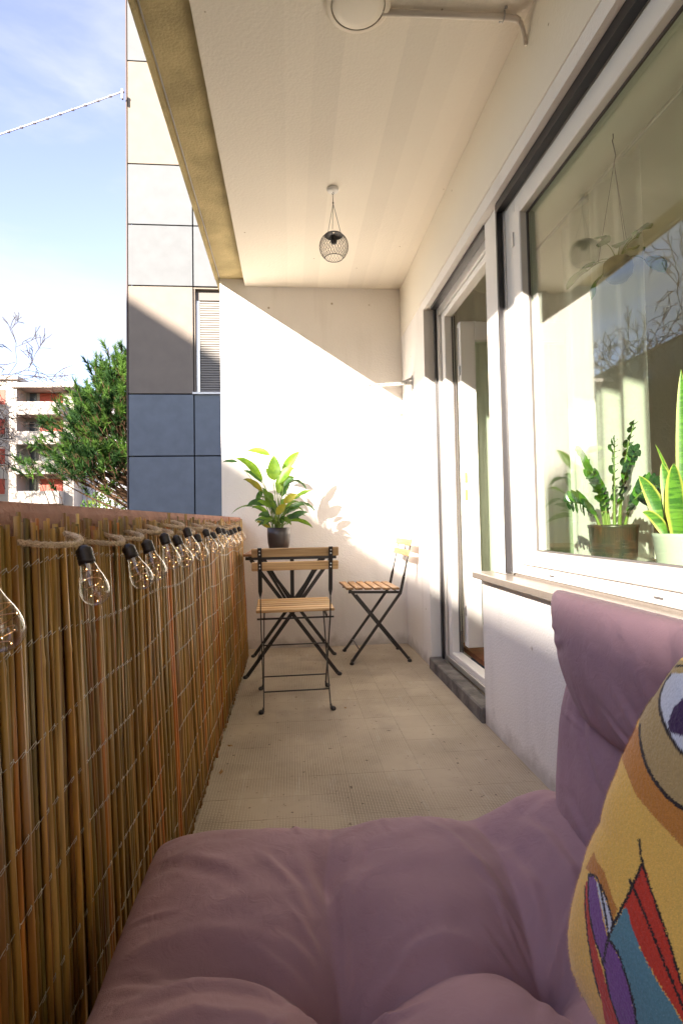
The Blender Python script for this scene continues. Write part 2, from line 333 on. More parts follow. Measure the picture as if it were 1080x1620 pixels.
# ------------------------------------------------------------------ reed screen
def reed_material():
    m = mat('reed_cane', (.3, .2, .1), .38, .5); n = m.node_tree.nodes; l = m.node_tree.links; b = n['Principled BSDF']
    oi = n.new('ShaderNodeObjectInfo'); at_ = n.new('ShaderNodeAttribute'); at_.attribute_name = 'tone'
    r = n.new('ShaderNodeValToRGB'); r.color_ramp.interpolation = 'LINEAR'
    cs = [(0, (.12, .078, .028)), (.14, (.30, .185, .062)), (.28, (.17, .13, .048)), (.42, (.42, .245, .080)), (.52, (.14, .10, .035)), (.62, (.36, .215, .074)), (.72, (.44, .14, .028)), (.80, (.25, .14, .048)), (.88, (.14, .052, .016)), (.94, (.33, .215, .078)), (1, (.46, .32, .15))]
    el = r.color_ramp.elements; el[0].position = 0; el[0].color = (*cs[0][1], 1); el[1].position = 1; el[1].color = (*cs[-1][1], 1)
    for p_, c in cs[1:-1]: q = el.new(p_); q.color = (*c, 1)
    ad_ = n.new('ShaderNodeMath'); ad_.operation = 'ADD'; l.new(oi.outputs['Random'], ad_.inputs[0]); l.new(at_.outputs['Fac'], ad_.inputs[1])
    fr = n.new('ShaderNodeMath'); fr.operation = 'FRACT'; l.new(ad_.outputs[0], fr.inputs[0]); l.new(fr.outputs[0], r.inputs[0])
    for q in el: c_ = q.color; q.color = (min(1, c_[0]*1.22), c_[1]*1.10, c_[2]*.70, 1)
    g_ = n.new('ShaderNodeNewGeometry'); mp_ = n.new('ShaderNodeMapping'); mp_.inputs['Scale'].default_value = (160, 160, 7); l.new(g_.outputs['Position'], mp_.inputs[0])
    z = n.new('ShaderNodeTexNoise'); z.inputs['Scale'].default_value = 1; z.inputs['Detail'].default_value = 5; l.new(mp_.outputs[0], z.inputs[0])
    q = n.new('ShaderNodeMapRange'); q.inputs[1].default_value = .3; q.inputs[2].default_value = .7; q.inputs[3].default_value = .6; q.inputs[4].default_value = 1.35; l.new(z.outputs[0], q.inputs[0])
    h = n.new('ShaderNodeHueSaturation'); l.new(q.outputs[0], h.inputs['Value']); l.new(r.outputs[0], h.inputs['Color']); l.new(h.outputs[0], b.inputs['Base Color'])
    return m
reed_m = reed_material()
wire_m = mat('thin_wire', (.46, .41, .33), .35, .5, .7)
tip_m = mat('cut_reed_end', (.62, .42, .20), .8, .2)
def reed_pts(L, rad, seed):
    rr = random.Random(seed); pts = []; rs = []
    bx, by = rr.uniform(-.005, .005), rr.uniform(-.006, .006); node = rr.choice((.28, .45, .62, .8))
    for t in (0, .2, .42, node-.012, node, node+.012, 1):
        t = max(0, min(1, t)); pts.append((t, bx*math.sin(PI*t), by*math.sin(PI*t+1)))
    pts.sort(); out = []
    for t, x, y_ in pts:
        out.append((x, y_, t*L)); rs.append(rad*(1.14 if abs(t-node) < .001 else (1.04-.16*t)))
    return out, rs
screen = thing('reed_screen', 'tall brown reed screen wired in front of the balcony parapet', 'reed fence')
variants = []
for k in range(18):
    p_, r_ = reed_pts(1, random.choice((.0024, .0030, .0034, .0039, .0050)), k)
    me = MB().tube(p_, r_, 6, True).mesh('reed', [reed_m, tip_m], True)
    me.polygons[-1].material_index = 1; me.polygons[-1].use_smooth = False
    variants.append(me)
rest = MB(); rest_tone = []; n_obj = 0; yy = .33
reedlist = []
while yy < 3.74:
    reedlist.append(yy); yy += random.uniform(.0058, .0098)
for k, yy in enumerate(reedlist):
    L = random.choice((.885, .895, .90, .905))+random.uniform(-.008, .008)+(random.random() < .03)*.022
    zb = random.uniform(.0, .02)+(random.random() < .12)*.02; xb = -.297+random.uniform(-.006, .004); xt = -.334+random.uniform(-.002, .004)
    dy = random.gauss(0, .0085)
    if k < 300:
        o = link(random.choice(variants), 'reed', screen, (xb, yy, zb)); o.scale = (1, 1, L-zb)
        o.rotation_euler = (-dy/L, (xt-xb)/L, random.uniform(-.3, .3))
        n_obj += 1
    else:
        p_, r_ = reed_pts(L-zb, random.uniform(.0028, .0047), k)
        p_ = [(xb+(xt-xb)*z/L+x, yy+dy*z/L+y_, z+zb) for x, y_, z in p_]
        n0 = len(rest.v); rest.tube(p_, r_, 6, True); rest_tone += [random.random()]*(len(rest.v)-n0)
o = stuff(rest.build('reed_bundle', reed_m, screen, True))
a = o.data.attributes.new('tone', 'FLOAT', 'POINT'); a.data.foreach_set('value', rest_tone)
back = MB(); tones = []; yy = -.9
while yy < 3.74:
    L = random.choice((.875, .885, .895))+random.uniform(-.01, .01); n0 = len(back.v); dy = random.gauss(0, .008)
    back.tube([(-.308, yy, .0), (-.322, yy+dy*.5, L*.5), (-.3385, yy+dy, L)], random.uniform(.003, .0045), 5, True); tones += [random.random()]*(len(back.v)-n0)
    yy += random.uniform(.007, .011)
yy = -.4
while yy < .33:
    L = .895; n0 = len(back.v); back.tube([(-.297, yy, .0), (-.334, yy, L)], .004, 5, True); tones += [random.random()]*(len(back.v)-n0); yy += .0085
o = stuff(back.build('reed_backing', reed_m, screen, True))
a = o.data.attributes.new('tone', 'FLOAT', 'POINT'); a.data.foreach_set('value', tones)
# wires holding the reeds
for k in range(9):
    z0 = .835-.1*k; mbw = MB(); pts = []; ph = random.uniform(0, 6)
    y0 = .3
    while y0 < 3.74:
        zz = z0+.008*math.sin(y0*3.1+ph)+.006*math.sin(y0*11+2*ph)+.0035*math.sin(y0*2*PI/.027)
        t = zz/.895; pts.append((-.297-.037*t+.0056+.0018*math.sin(y0*2*PI/.027), y0, zz)); y0 += .0068
    mbw.tube(pts, .0005, 4, False)
    y1 = .3
    while y1 < 3.0:      # the twists between reeds
        zz = z0+.008*math.sin(y1*3.1+ph)+.006*math.sin(y1*11+2*ph); t = zz/.895
        x1 = -.297-.037*t+.006
        mbw.tube([(x1, y1, zz-.003), (x1+.002, y1+.004, zz+.001), (x1, y1+.008, zz+.004)],   .0006, 4, False); y1 += .027
    mbw.build('wire', wire_m, screen, True)

# ------------------------------------------------------------------ string of bulbs
lights = thing('string_lights', 'jute rope string of Edison bulbs with tiny warm leds hung along the reed screen', 'string lights')
by = [.516, .765, .964, 1.085, 1.23, 1.355, 1.491, 1.655, 1.808, 1.973, 2.116, 2.257, 2.393, 2.55, 2.72, 2.96]
bz = [.862, .868, .862, .866, .876, .868, .886, .866, .878, .866, .882, .876, .866, .868, .874, .878]   # rope height
rope_pts = []
for i, (y_, z_) in enumerate(zip(by, bz)):
    g0 = (by[i]-by[i-1])/2 if i else .12; g1 = (by[i+1]-by[i])/2 if i < len(by)-1 else .1
    rope_pts += [(-.352, y_-g0*.98, z_+.010), (-.336, y_-g0*.66, z_+.006), (-.298, y_-g0*.45, z_+.000), (-.288, y_, z_-.001), (-.298, y_+g1*.36, z_+.006), (-.336, y_+g1*.62, z_+.014)]
def catmull(P, n=6):
    P = [Vector(p) for p in P]; out = []
    for i in range(len(P)-1):
        a, b, c, d = P[max(i-1, 0)], P[i], P[i+1], P[min(i+2, len(P)-1)]
        for k in range(n):
            t = k/n; out.append(.5*((2*b)+(c-a)*t+(2*a-5*b+4*c-d)*t*t+(3*b-a-3*c+d)*t**3))
    out.append(P[-1]); return out
rp = catmull(rope_pts, 8); rm = MB()
for ph in (0, 2*PI/3, 4*PI/3):                                   # three twisted strands
    q = []
    dist = 0
    for i, p in enumerate(rp):
        if i: dist += (rp[i]-rp[i-1]).length
        a_ = ph+dist*2*PI/.026; q.append(p+Vector((math.cos(a_)*.0021, 0, math.sin(a_)*.0021)))
    rm.tube(q, .0027, 6, False)
rm.build('rope', jute_m, lights, True)
fz = MB()
for i in range(5200):
    k = int(random.random()**1.7*(len(rp)-2)); p = rp[k].lerp(rp[k+1], random.random())
    if p.x < -.325: continue
    a_ = random.uniform(0, 2*PI); d = Vector((math.cos(a_), random.uniform(-1.2, 1.2), math.sin(a_))).normalized()
    L = random.uniform(.003, .009); s_v = Vector((0, .0003, .0003)); p0 = p+d*.0038; q = p0+d*L+Vector((0, random.uniform(-.003, .003), random.uniform(-.002, .002)))
    fz.add([p0-s_v, p0+s_v, q], [(0, 1, 2)])
stuff(fz.build('rope_fibres', jute_m, lights))
sock = MB().lathe([(.0, .0), (.006, .0), (.0085, -.003), (.0125, -.006), (.0135, -.010), (.0127, -.0115), (.0137, -.014), (.0127, -.0165), (.0137, -.019), (.0127, -.0215), (.0135, -.024), (.0130, -.031), (.0, -.031)], n=20).mesh('socket', sock_m, True)
gl = MB().lathe([(.0118, -.029), (.0122, -.034), (.0150, -.044), (.0190, -.055), (.0222, -.066), (.0232, -.075), (.0222, -.084), (.0185, -.0925), (.0120, -.098), (.005, -.1005), (.0001, -.101)], n=28).mesh('bulb_glass', bulb_m, True)
fils = []
for v in range(4):
    rr = random.Random(v+3); w = MB(); P = []
    for k in range(46):
        t = k/45; th = t*2*PI*4.3+rr.uniform(-.35, .35); z_ = -.034-.060*t; R_ = (.005+.014*math.sin(PI*min(1, t*1.02))**.7)*rr.uniform(.55, 1)
        P.append((R_*math.cos(th), R_*math.sin(th), z_))
    P = catmull(P, 3); w.tube(P, .0006, 4, False, 0)
    for k in range(9, len(P), 21):
        w.lathe([(.0001, -.0008), (.0008, 0), (.0001, .0008)], P[k], 6, 1)
    w.lathe([(.0035, -.031), (.0028, -.040), (.0016, -.048), (.0001, -.050)], n=8, mi=2)
    fils.append(w.mesh('fairy_wire', [copper_m, led_m, mat('glass_stem', (.7, .65, .6), .2, .6)]))
for i, (y_, z_) in enumerate(zip(by, bz)):
    o = link(sock, 'socket', lights, (-.280, y_, z_-.004), (random.uniform(-.12, .1)-.06, -.36+random.uniform(-.10, .08), 0))
    k_ = .82; o.scale = (k_, k_, k_); link(gl, 'bulb_glass', o); link(fils[i % 4], 'fairy_wire', o, rot=(0, 0, random.uniform(0, 6)))

# ------------------------------------------------------------------ door, post, window
thr = MB(); thr.box((.818, 2.357, -.006), (.895, 3.279, .066), bev=.006); tag(thr.build('threshold_stone', stone_m), 'worn grey stone step under the open balcony door', 'threshold')
sill = MB(); sill.box((.785, -1.2, .6355), (.895, 2.345, .664), bev=.003); sill.box((.8955, -1.2, .6355), (1.0, 2.20, .672))
tag(sill.build('stone_sill', sill_m), 'polished beige stone sill below the big window', 'window sill')
door = thing('balcony_door', 'white framed balcony door standing open with green tinted glass', 'door')
ZH = 2.189
m_ = MB(); m_.box((.897, 3.185, .02), (.915, 3.279, ZH)); m_.box((.900, 2.33, 2.125), (.9145, 3.18, ZH)); m_.build('shutter_guide', alum_m, door)
m_ = MB(); m_.box((.885, 3.215, .067), (.8965, 3.243, ZH)); m_.box((.862, 2.3, 2.168), (.8995, 3.214, ZH-.001)); m_.build('guide_slot', black_m, door)
m_ = MB(); m_.box((.9155, 3.115, .066), (.965, 3.182, ZH), bev=.003); m_.box((.9155, 2.30, 2.09), (.965, 3.114, 2.124), bev=.003)
m_.box((.912, 2.30, .067), (.972, 3.1145, .128), bev=.004); m_.box((.9155, 2.30, .1285), (.965, 2.36, 2.089), bev=.003); m_.build('frame', frame_m, door)
m_ = MB(); m_.box((.957, 3.100, .13), (.963, 3.1145, 2.086)); m_.box((.9655, 3.085, .13), (.9705, 3.097, 2.086)); m_.build('gasket', frame_dim, door)
m_ = MB(); m_.box((.899, 2.36, .0675), (.9115, 3.18, .098), bev=.002); m_.build('drip_rail', alum_m, door)
leaf = MB(); LX0, LX1, LY = .978, 1.78, 3.02
leaf.box((LX0, LY, .17), (LX0+.088, LY+.06, 2.03), bev=.004); leaf.box((LX1-.105, LY, .17), (LX1, LY+.06, 2.03), bev=.004)
leaf.box((LX0+.0885, LY, .17), (LX1-.1055, LY+.06, .29), bev=.004); leaf.box((LX0+.0885, LY, 1.92), (LX1-.1055, LY+.06, 2.03), bev=.004)
lo = leaf.build('leaf', frame_m, door)
MB().box((LX0+.08, LY+.025, .285), (LX1-.10, LY+.031, 1.925)).build('pane', pane_m, lo)
hm = MB()
for z_ in (.35, 1.02, 1.12, 1.72): hm.box((LX0-.009, LY+.010, z_), (LX0-.0003, LY+.026, z_+.055), bev=.001)
hm.box((LX0-.006, LY+.030, .2), (LX0-.0003, LY+.042, 2.0)); hm.build('lock_strip', alum_m, lo)
m_ = MB()
for z_ in (1.0, 1.10): m_.box((LX0+.004, LY-.008, z_), (LX0+.020, LY-.0003, z_+.06), bev=.002)
m_.build('latch', mat('brass_latch', (.6, .45, .2), .35, .5, .7), lo)
post = MB(); post.box((.866, 2.150, .665), (.98, 2.298, ZH-.0005), bev=.003); tag(post.build('window_post', frame_m), 'white upright post between the open door and the big window', 'post')
win = thing('big_window', 'wide fixed window with white frame and green tinted glass above the stone sill', 'window')
m_ = MB(); m_.box((.858, 2.136, .672), (.880, 2.1495, ZH-.001)); m_.box((.856, -.9, 2.150), (.886, 2.1355, ZH-.001)); m_.build('guide_slot', black_m, win)
m_ = MB(); m_.box((.8805, 2.125, .673), (.889, 2.1355, 2.149)); m_.box((.8865, -.9, 2.152), (.9, 2.124, ZH-.001)); m_.build('shutter_guide', alum_m, win)
m_ = MB(); m_.box((.8895, 2.035, .673), (.965, 2.1345, 2.150), bev=.003); m_.box((.8895, -.9, 2.085), (.965, 2.0345, 2.150), bev=.003); m_.box((.8895, -.9, .673), (.965, 2.0345, .715), bev=.003); m_.build('frame', frame_m, win)
m_ = MB(); m_.box((.878, 1.965, .7155), (.94, 2.0340, 2.0845), bev=.004); m_.box((.878, -.9, 2.055), (.94, 1.9645, 2.0845), bev=.003); m_.box((.878, -.9, .7155), (.94, 1.9645, .768), bev=.004); m_.build('sash', frame_m, win)
m_ = MB(); m_.box((.905, 1.957, .7685), (.912, 1.9645, 2.0545)); m_.box((.905, -.9, .7685), (.912, 1.9565, .774)); m_.box((.905, -.9, 2.048), (.912, 1.9565, 2.0545)); m_.build('gasket', frame_dim, win)
MB().box((.9125, -.9, .766), (.9185, 1.966, 2.057)).build('pane', pane_m, win)
m_ = MB()
for yy in (1.80, 1.25, .6): m_.box((.8875, yy, .688), (.8893, yy+.035, .694), bev=.0005)
m_.build('drain_slot', frame_dim, win)
m_ = MB()
for zz_ in (.80, 1.95): m_.box((.872, 2.018, zz_), (.8778, 2.032, zz_+.055), bev=.001)
m_.build('hinge_cover', frame_m, win)
litter_m = mat('dry_leaf', (.30, .17, .07), .9)
for k, (x_, y_, sz, lb) in enumerate([(-.262, 2.02, .016, 'small dry leaf on the floor at the foot of the reeds, nearer one'), (-.255, 2.25, .013, 'small dry leaf on the floor at the foot of the reeds, farther one'), (.245, 2.63, .011, 'tiny brown leaf scrap on the floor beside the front chair')]):
    pts_ = [(0, -sz, .001), (sz*.5, -sz*.2, .005), (sz*.35, sz*.6, .002), (0, sz, .006), (-sz*.4, sz*.3, .001), (-sz*.5, -sz*.3, .004)]
    o = MB().add(pts_+[(0, 0, .0055)], [(i, (i+1) % 6, 6) for i in range(6)]).build('dry_leaf', litter_m); o.location = (x_, y_, .001); o.rotation_euler = (0, 0, k*1.3); tag(o, lb, 'leaf')
# ------------------------------------------------------------------ room behind the glass
struct(MB().box((1.0205, -1.7, .10), (4.8, 3.70, .128)).build('room_floor', parq_m))
rw = MB(); rw.box((1.0205, 3.70, .128), (4.8, 3.85, 2.5)); rw.box((4.8, -1.7, .128), (4.95, 3.85, 2.5)); rw.box((1.0205, -1.85, .128), (4.8, -1.7, 2.5))
struct(rw.build('room_wall', room_m)); struct(MB().box((1.0205, -1.85, 2.42), (4.95, 3.85, 2.55)).build('room_ceiling', room_m))
tag(MB().box((.9655, -1.2, .700), (1.27, 2.10, .742), bev=.004).build('indoor_windowsill', frame_m), 'white indoor windowsill carrying the pots behind the glass', 'windowsill')
def curtain_material():
    m = bpy.data.materials.new('sheer_white_voile'); m.use_nodes = True; n = m.node_tree.nodes; l = m.node_tree.links; n.remove(n['Principled BSDF'])
    d = n.new('ShaderNodeBsdfDiffuse'); d.inputs[0].default_value = (.90, .88, .85, 1); t = n.new('ShaderNodeBsdfTranslucent'); t.inputs[0].default_value = (.9, .88, .85, 1)
    tp = n.new('ShaderNodeBsdfTransparent'); a_ = n.new('ShaderNodeMixShader'); a_.inputs[0].default_value = .5; b_ = n.new('ShaderNodeMixShader'); b_.inputs[0].default_value = .10
    l.new(d.outputs[0], a_.inputs[1]); l.new(t.outputs[0], a_.inputs[2]); l.new(a_.outputs[0], b_.inputs[1]); l.new(tp.outputs[0], b_.inputs[2]); l.new(b_.outputs[0], n['Material Output'].inputs[0]); return m
cur_m = curtain_material()
def curtain(y0, y1, X, amp, label):
    cm = MB(); n = 140; vs = []; rows = [2.34, 1.9, 1.4, .95, .5, .16]
    for ri, z_ in enumerate(rows):
        for i in range(n+1):
            t = i/n; a_ = amp*(.7+.3*ri/5); vs.append((X+a_*math.sin(t*2*PI*3.6+.5*math.sin(t*7+ri*.2))+.25*a_*math.sin(t*2*PI*8.3+1), y0+(y1-y0)*t, z_))
    fs = [(r*(n+1)+i, r*(n+1)+i+1, (r+1)*(n+1)+i+1, (r+1)*(n+1)+i) for r in range(5) for i in range(n)]
    cm.add(vs, fs); tag(cm.build('curtain', cur_m, None, True), label, 'curtain', 'sheer white curtains indoors')
curtain(2.57, 1.93, 1.36, .026, 'sheer white curtain behind the dark potted plant')
curtain(.75, .2, 1.40, .02, 'sheer white curtain at the near side of the window, hidden by the cushion')
cm = MB(); nn_ = 110; vs = [(1.02+.95*i/nn_, 3.24+.022*math.sin(i*.36)+.006*math.sin(i*.83), z_) for z_ in (2.3, 1.2, .15) for i in range(nn_+1)]
cm.add(vs, [(r*(nn_+1)+i, r*(nn_+1)+i+1, (r+1)*(nn_+1)+i+1, (r+1)*(nn_+1)+i) for r in range(2) for i in range(nn_)])
tag(cm.build('curtain', cur_m, None, True), 'sheer white curtain hanging just behind the open balcony door', 'curtain', 'sheer white curtains indoors')
rod = MB().tube([(1.36, -1.2, 2.36), (1.36, 3.0, 2.36)], .008, 8); tag(rod.build('curtain_rod', alum_m), 'thin metal curtain rod across the top of the window inside', 'curtain rod')

# ------------------------------------------------------------------ leaves
def leaf_mat(name, c, c2, trans=.45, rough=.4, sc=30):
    return mat(name, c, rough, .4, col2=c2, vscale=sc, trans=trans, rnd=.18)
lily_m = leaf_mat('peace_lily_leaf', (.20, .33, .028), (.11, .22, .020), .5)
lily_y = leaf_mat('yellowing_leaf', (.36, .30, .03), (.24, .24, .03), .5)
lily_d = leaf_mat('dark_leaf', (.06, .15, .025), (.035, .09, .02), .3)
zz_m = leaf_mat('glossy_zz_leaf', (.11, .27, .03), (.05, .16, .02), .25, .25)
zz_d = leaf_mat('zz_leaf_dark', (.035, .09, .03), (.02, .06, .02), .2, .25)
stem_m = mat('green_stem', (.16, .24, .05), .5)
def blade(path, width, normal=(0, 0, 1), fold=.22, nseg=None, shape=None, wav=0):
    """one leaf: a folded blade swept along path"""
    P = [Vector(p) for p in path]; n = len(P); b = MB(); vs = []; N = Vector(normal)
    for i, p in enumerate(P):
        t = i/(n-1); d = (P[min(i+1, n-1)]-P[max(i-1, 0)]).normalized(); s = d.cross(N)
        if s.length < 1e-4: s = Vector((1, 0, 0))
        s.normalize(); up_ = s.cross(d).normalized(); w = width*(shape(t) if shape else math.sin(PI*min(1, t**.75*1.0))**.8+.02)
        if t > .999: w = width*.01
        wv = wav*math.sin(t*14)
        vs += [p-s*w+up_*(fold*w+wv*w), p-s*w*.5+up_*(fold*w*.42), p, p+s*w*.5+up_*(fold*w*.42), p+s*w+up_*(fold*w-wv*w)]
    fs = [(i*5+k, i*5+k+1, (i+1)*5+k+1, (i+1)*5+k) for i in range(n-1) for k in range(4)]
    b.add(vs, fs); return b
def arc(p0, p1, sag, n=9, lift=None):
    p0, p1 = Vector(p0), Vector(p1); mid = (p0+p1)/2+Vector(sag)
    return [p0*(1-t)**2+mid*2*t*(1-t)+p1*t*t for t in (i/(n-1) for i in range(n))]
# peace lily
PX, PY, PZ = -.078, 3.45, .7155
lily = thing('peace_lily', 'bright green peace lily in a dark round pot on the folding table', 'potted plant', (PX, PY, PZ))
o = MB().lathe([(.0, .0), (.050, .0), (.058, .006), (.068, .05), (.072, .10), (.071, .146), (.066, .146), (.066, .13), (.0, .128)], n=36).build('pot', pot_b, lily, True)
MB().lathe([(.0, .136), (.03, .138), (.0655, .132)], n=20).build('soil', soil_m, lily, True)
# (tip x, tip z) as seen beside the pot centre, depth offset, width, material, base height of blade
# tip x, z / blade base x, z / half width, bow, material, depth offset (all beside the pot centre)
LV = [(-.196, .633, -.047, .603, .021, .028, 0, .02), (.14, .633, .025, .49, .027, .02, 0, .03), (-.022, .60, -.02, .44, .038, -.005, 0, -.04), (.105, .515, .0, .42, .032, .03, 0, -.05),
      (-.35, .573, -.255, .567, .013, .006, 2, .05), (-.265, .585, -.095, .44, .026, .060, 0, .0), (-.22, .515, -.10, .43, .015, .03, 2, .05), (-.21, .45, -.095, .37, .020, .025, 1, -.05),
      (-.145, .30, -.10, .385, .016, .01, 2, .03), (-.29, .235, -.13, .27, .013, .05, 0, -.03), (-.19, .285, -.07, .285, .022, .035, 2, -.05), (-.08, .53, -.035, .45, .018, .01, 0, .05),
      (.18, .395, .062, .42, .024, .055, 2, .05), (.22, .375, .10, .32, .027, .02, 0, .0), (.125, .345, .035, .295, .021, .02, 1, -.07), (.235, .245, .12, .30, .018, .03, 2, .02),
      (.215, .145, .11, .19, .013, .02, 0, .04), (-.095, .40, -.045, .27, .024, .01, 0, -.06), (.155, .25, .06, .265, .022, .02, 0, -.06), (.055, .285, -.01, .225, .023, .015, 1, -.09),
      (.075, .46, .02, .34, .026, .02, 2, .06), (.02, .50, .0, .36, .026, .01, 0, .04), (-.05, .34, -.02, .23, .022, .01, 2, .06), (.09, .30, .03, .22, .02, .02, 2, .07),
      (-.12, .22, -.05, .215, .018, .02, 2, -.07), (-.15, .19, -.06, .20, .014, .02, 0, .05), (.13, .20, .05, .205, .017, .02, 2, -.07), (.165, .175, .07, .19, .013, .02, 0, -.02),
      (-.09, .165, -.03, .20, .016, .02, 0, -.09), (.08, .165, .02, .20, .016, .02, 0, -.09), (-.02, .24, -.01, .18, .02, .0, 0, -.09), (.04, .22, .015, .175, .018, .0, 2, -.08), (.10, .19, .03, .19, .014, .02, 0, .09), (-.13, .16, -.05, .185, .013, .02, 2, .02)]
lm = [lily_m, lily_y, lily_d]
rl = random.Random(77)
for k in range(20):
    a_ = rl.uniform(-1, 1); z_ = rl.uniform(.17, .47); R1 = (.05+.13*abs(a_))*(1 if z_ < .3 else .75); L = rl.uniform(.08, .13); sx_ = 1 if a_ > 0 else -1
    LV.append((sx_*R1, z_, sx_*R1*.35, z_-L*.55+.02, rl.uniform(.013, .021), rl.uniform(.01, .035), rl.choice((0, 0, 2, 2, 1 if k % 7 == 0 else 0)), rl.uniform(-.09, .09)))
for i, (tx, tz, bx, bz_, w, bow, k, ty) in enumerate(LV):
    rr = random.Random(i+50); s0 = Vector((bx*.2+rr.uniform(-.018, .018), ty*.2+rr.uniform(-.018, .018), .13)); tip = Vector((tx, ty*1.4, tz)); b0 = Vector((bx, ty, bz_))
    MB().tube(arc(s0, b0, (-.28*bx, 0, .02), 8), [.0028, .0027, .0026, .0024, .0022, .002, .0018, .0016], 5, False).build('stem', stem_m, lily, True)
    d0 = (tip-b0); P = arc(b0, tip, (0, 0, bow*1.1), 12)
    P[-1] += Vector((0, 0, -.006)); P[-2] += Vector((0, 0, -.002))
    nrm = Vector((rr.uniform(-.3, .3), -1.0, .45+rr.uniform(-.3, .35))) if rr.random() < .7 else Vector((rr.uniform(-.6, .6), -.5, 1))
    blade(P, w*1.08, nrm, .25, wav=.09, shape=lambda t: max(.03, math.sin(PI*(t**.78))**.85)).build('leaf', lm[k], lily, True)
# ZZ plant behind the glass
ZX, ZY = 1.105, 1.80
zz = thing('zamioculcas', 'glossy zamioculcas in a dark brown pot behind the window glass', 'potted plant', (ZX, ZY, .7425))
MB().lathe([(.0, .0), (.066, .0), (.072, .01), (.078, .11), (.081, .112), (.081, .122), (.072, .122), (.07, .10), (.0, .10)], n=32).build('pot', mat('dark_brown_ceramic', (.07, .035, .022), .3, .5, col2=(.03, .04, .03), vscale=20), zz, True)
MB().lathe([(.0, .105), (.071, .101)], n=20).build('soil', soil_m, zz)
ZS = [(-.02, .16, .40, 0), (.05, -.06, .47, 0), (.0, -.14, .36, 1), (-.03, .09, .30, 0), (.03, .02, .42, 0), (.06, .20, .30, 1), (-.05, .02, .28, 0), (.04, -.18, .24, 1), (-.04, .22, .20, 1)]
for i, (dx, dy, hz, k) in enumerate(ZS):
    b0 = Vector((dx*.3, dy*.25, .1)); tp = Vector((dx, dy, hz*.93+.02)); P = arc(b0, tp, (-.2*dx, -.25*dy, .06), 12)
    MB().tube(P, [.006-.0004*q for q in range(12)], 6, False).build('stem', stem_m, zz, True)
    for q in range(3, 12):
        for sgn in (-1, 1):
            d = (P[min(q+1, 11)]-P[q-1]).normalized(); s = d.cross(Vector((.7, -.6, .2))).normalized()*sgn
            L = .065*math.sin(PI*(q-1)/11)**.5; tipp = P[q]+(s*.95+d*.38+Vector((random.uniform(-.2, .2), random.uniform(-.2, .2), -.05))).normalized()*L
            blade(arc(P[q], tipp, (0, 0, .006), 6), .0125, Vector((-.8, -.5, .5)), .2).build('leaf', zz_d if (k and q % 3) else zz_m, zz, True)
# snake plant
def snake_mat():
    m = mat('snake_plant_leaf', (.1, .25, .03), .4, .4); n = m.node_tree.nodes; l = m.node_tree.links; b = n['Principled BSDF']
    a_ = n.new('ShaderNodeAttribute'); a_.attribute_name = 'edge'
    g_ = n.new('ShaderNodeNewGeometry'); mp_ = n.new('ShaderNodeMapping'); mp_.inputs['Scale'].default_value = (12, 12, 95); l.new(g_.outputs['Position'], mp_.inputs[0])
    z = n.new('ShaderNodeTexNoise'); z.inputs['Scale'].default_value = 1; z.inputs['Detail'].default_value = 4; z.inputs['Distortion'].default_value = 1; l.new(mp_.outputs[0], z.inputs[0])
    r = n.new('ShaderNodeValToRGB'); l.new(z.outputs[0], r.inputs[0]); e_ = r.color_ramp.elements; e_[0].position = .42; e_[0].color = (.045, .13, .02, 1); e_[1].position = .58; e_[1].color = (.12, .26, .03, 1)
    q = n.new('ShaderNodeMapRange'); q.inputs[1].default_value = .55; q.inputs[2].default_value = .8; l.new(a_.outputs['Fac'], q.inputs[0])
    mx = n.new('ShaderNodeMixRGB'); l.new(q.outputs[0], mx.inputs[0]); l.new(r.outputs[0], mx.inputs[1]); mx.inputs[2].default_value = (.48, .45, .09, 1); l.new(mx.outputs[0], b.inputs['Base Color'])
    return m
sn_m = snake_mat(); SX, SY = 1.085, 1.43
sn = thing('snake_plant', 'tall snake plant with yellow edged leaves in a pale grey pot behind the glass', 'potted plant', (SX, SY, .7425))
MB().lathe([(.0, .0), (.062, .0), (.068, .006), (.078, .09), (.080, .10), (.073, .10), (.071, .085), (.0, .083)], n=32).build('pot', mat('pale_grey_pot', (.50, .52, .47), .45, .4), sn, True)
MB().lathe([(.0, .09), (.072, .086)], n=20).build('soil', soil_m, sn)
#      base y, tip y (toward +y = left in picture), tip z, width, curl
for i, (b0y, ty, tz, w, bx, tx) in enumerate([(-.01, .0, .56, .021, .0, .01), (.005, .045, .44, .019, .01, .03), (-.005, .15, .37, .007, .0, .03), (.03, .115, .27, .024, -.02, -.05), (.0, .04, .30, .022, -.02, -.03),
                                                 (-.02, -.05, .29, .028, -.03, -.06), (.02, .09, .16, .016, -.03, -.06), (-.05, -.11, .17, .016, -.01, -.04), (-.045, -.09, .40, .022, .02, .05), (-.03, -.15, .24, .02, .0, .0), (-.03, -.03, .50, .02, .03, .06)]):
    P = arc((bx, b0y, .08), (tx, ty, tz), (0, -.10*(ty-b0y), .04), 14)
    sh = lambda t: max(.02, min(1, .62+1.2*t) * (1-t**3.2)**.9)
    b = blade(P, w, Vector((-.8, -.55, .1)), .3, shape=sh); o = b.build('leaf', sn_m, sn, True)
    at_ = o.data.attributes.new('edge', 'FLOAT', 'POINT'); at_.data.foreach_set('value', [(1, .45, 0, .45, 1)[k % 5] for k in range(len(b.v))])
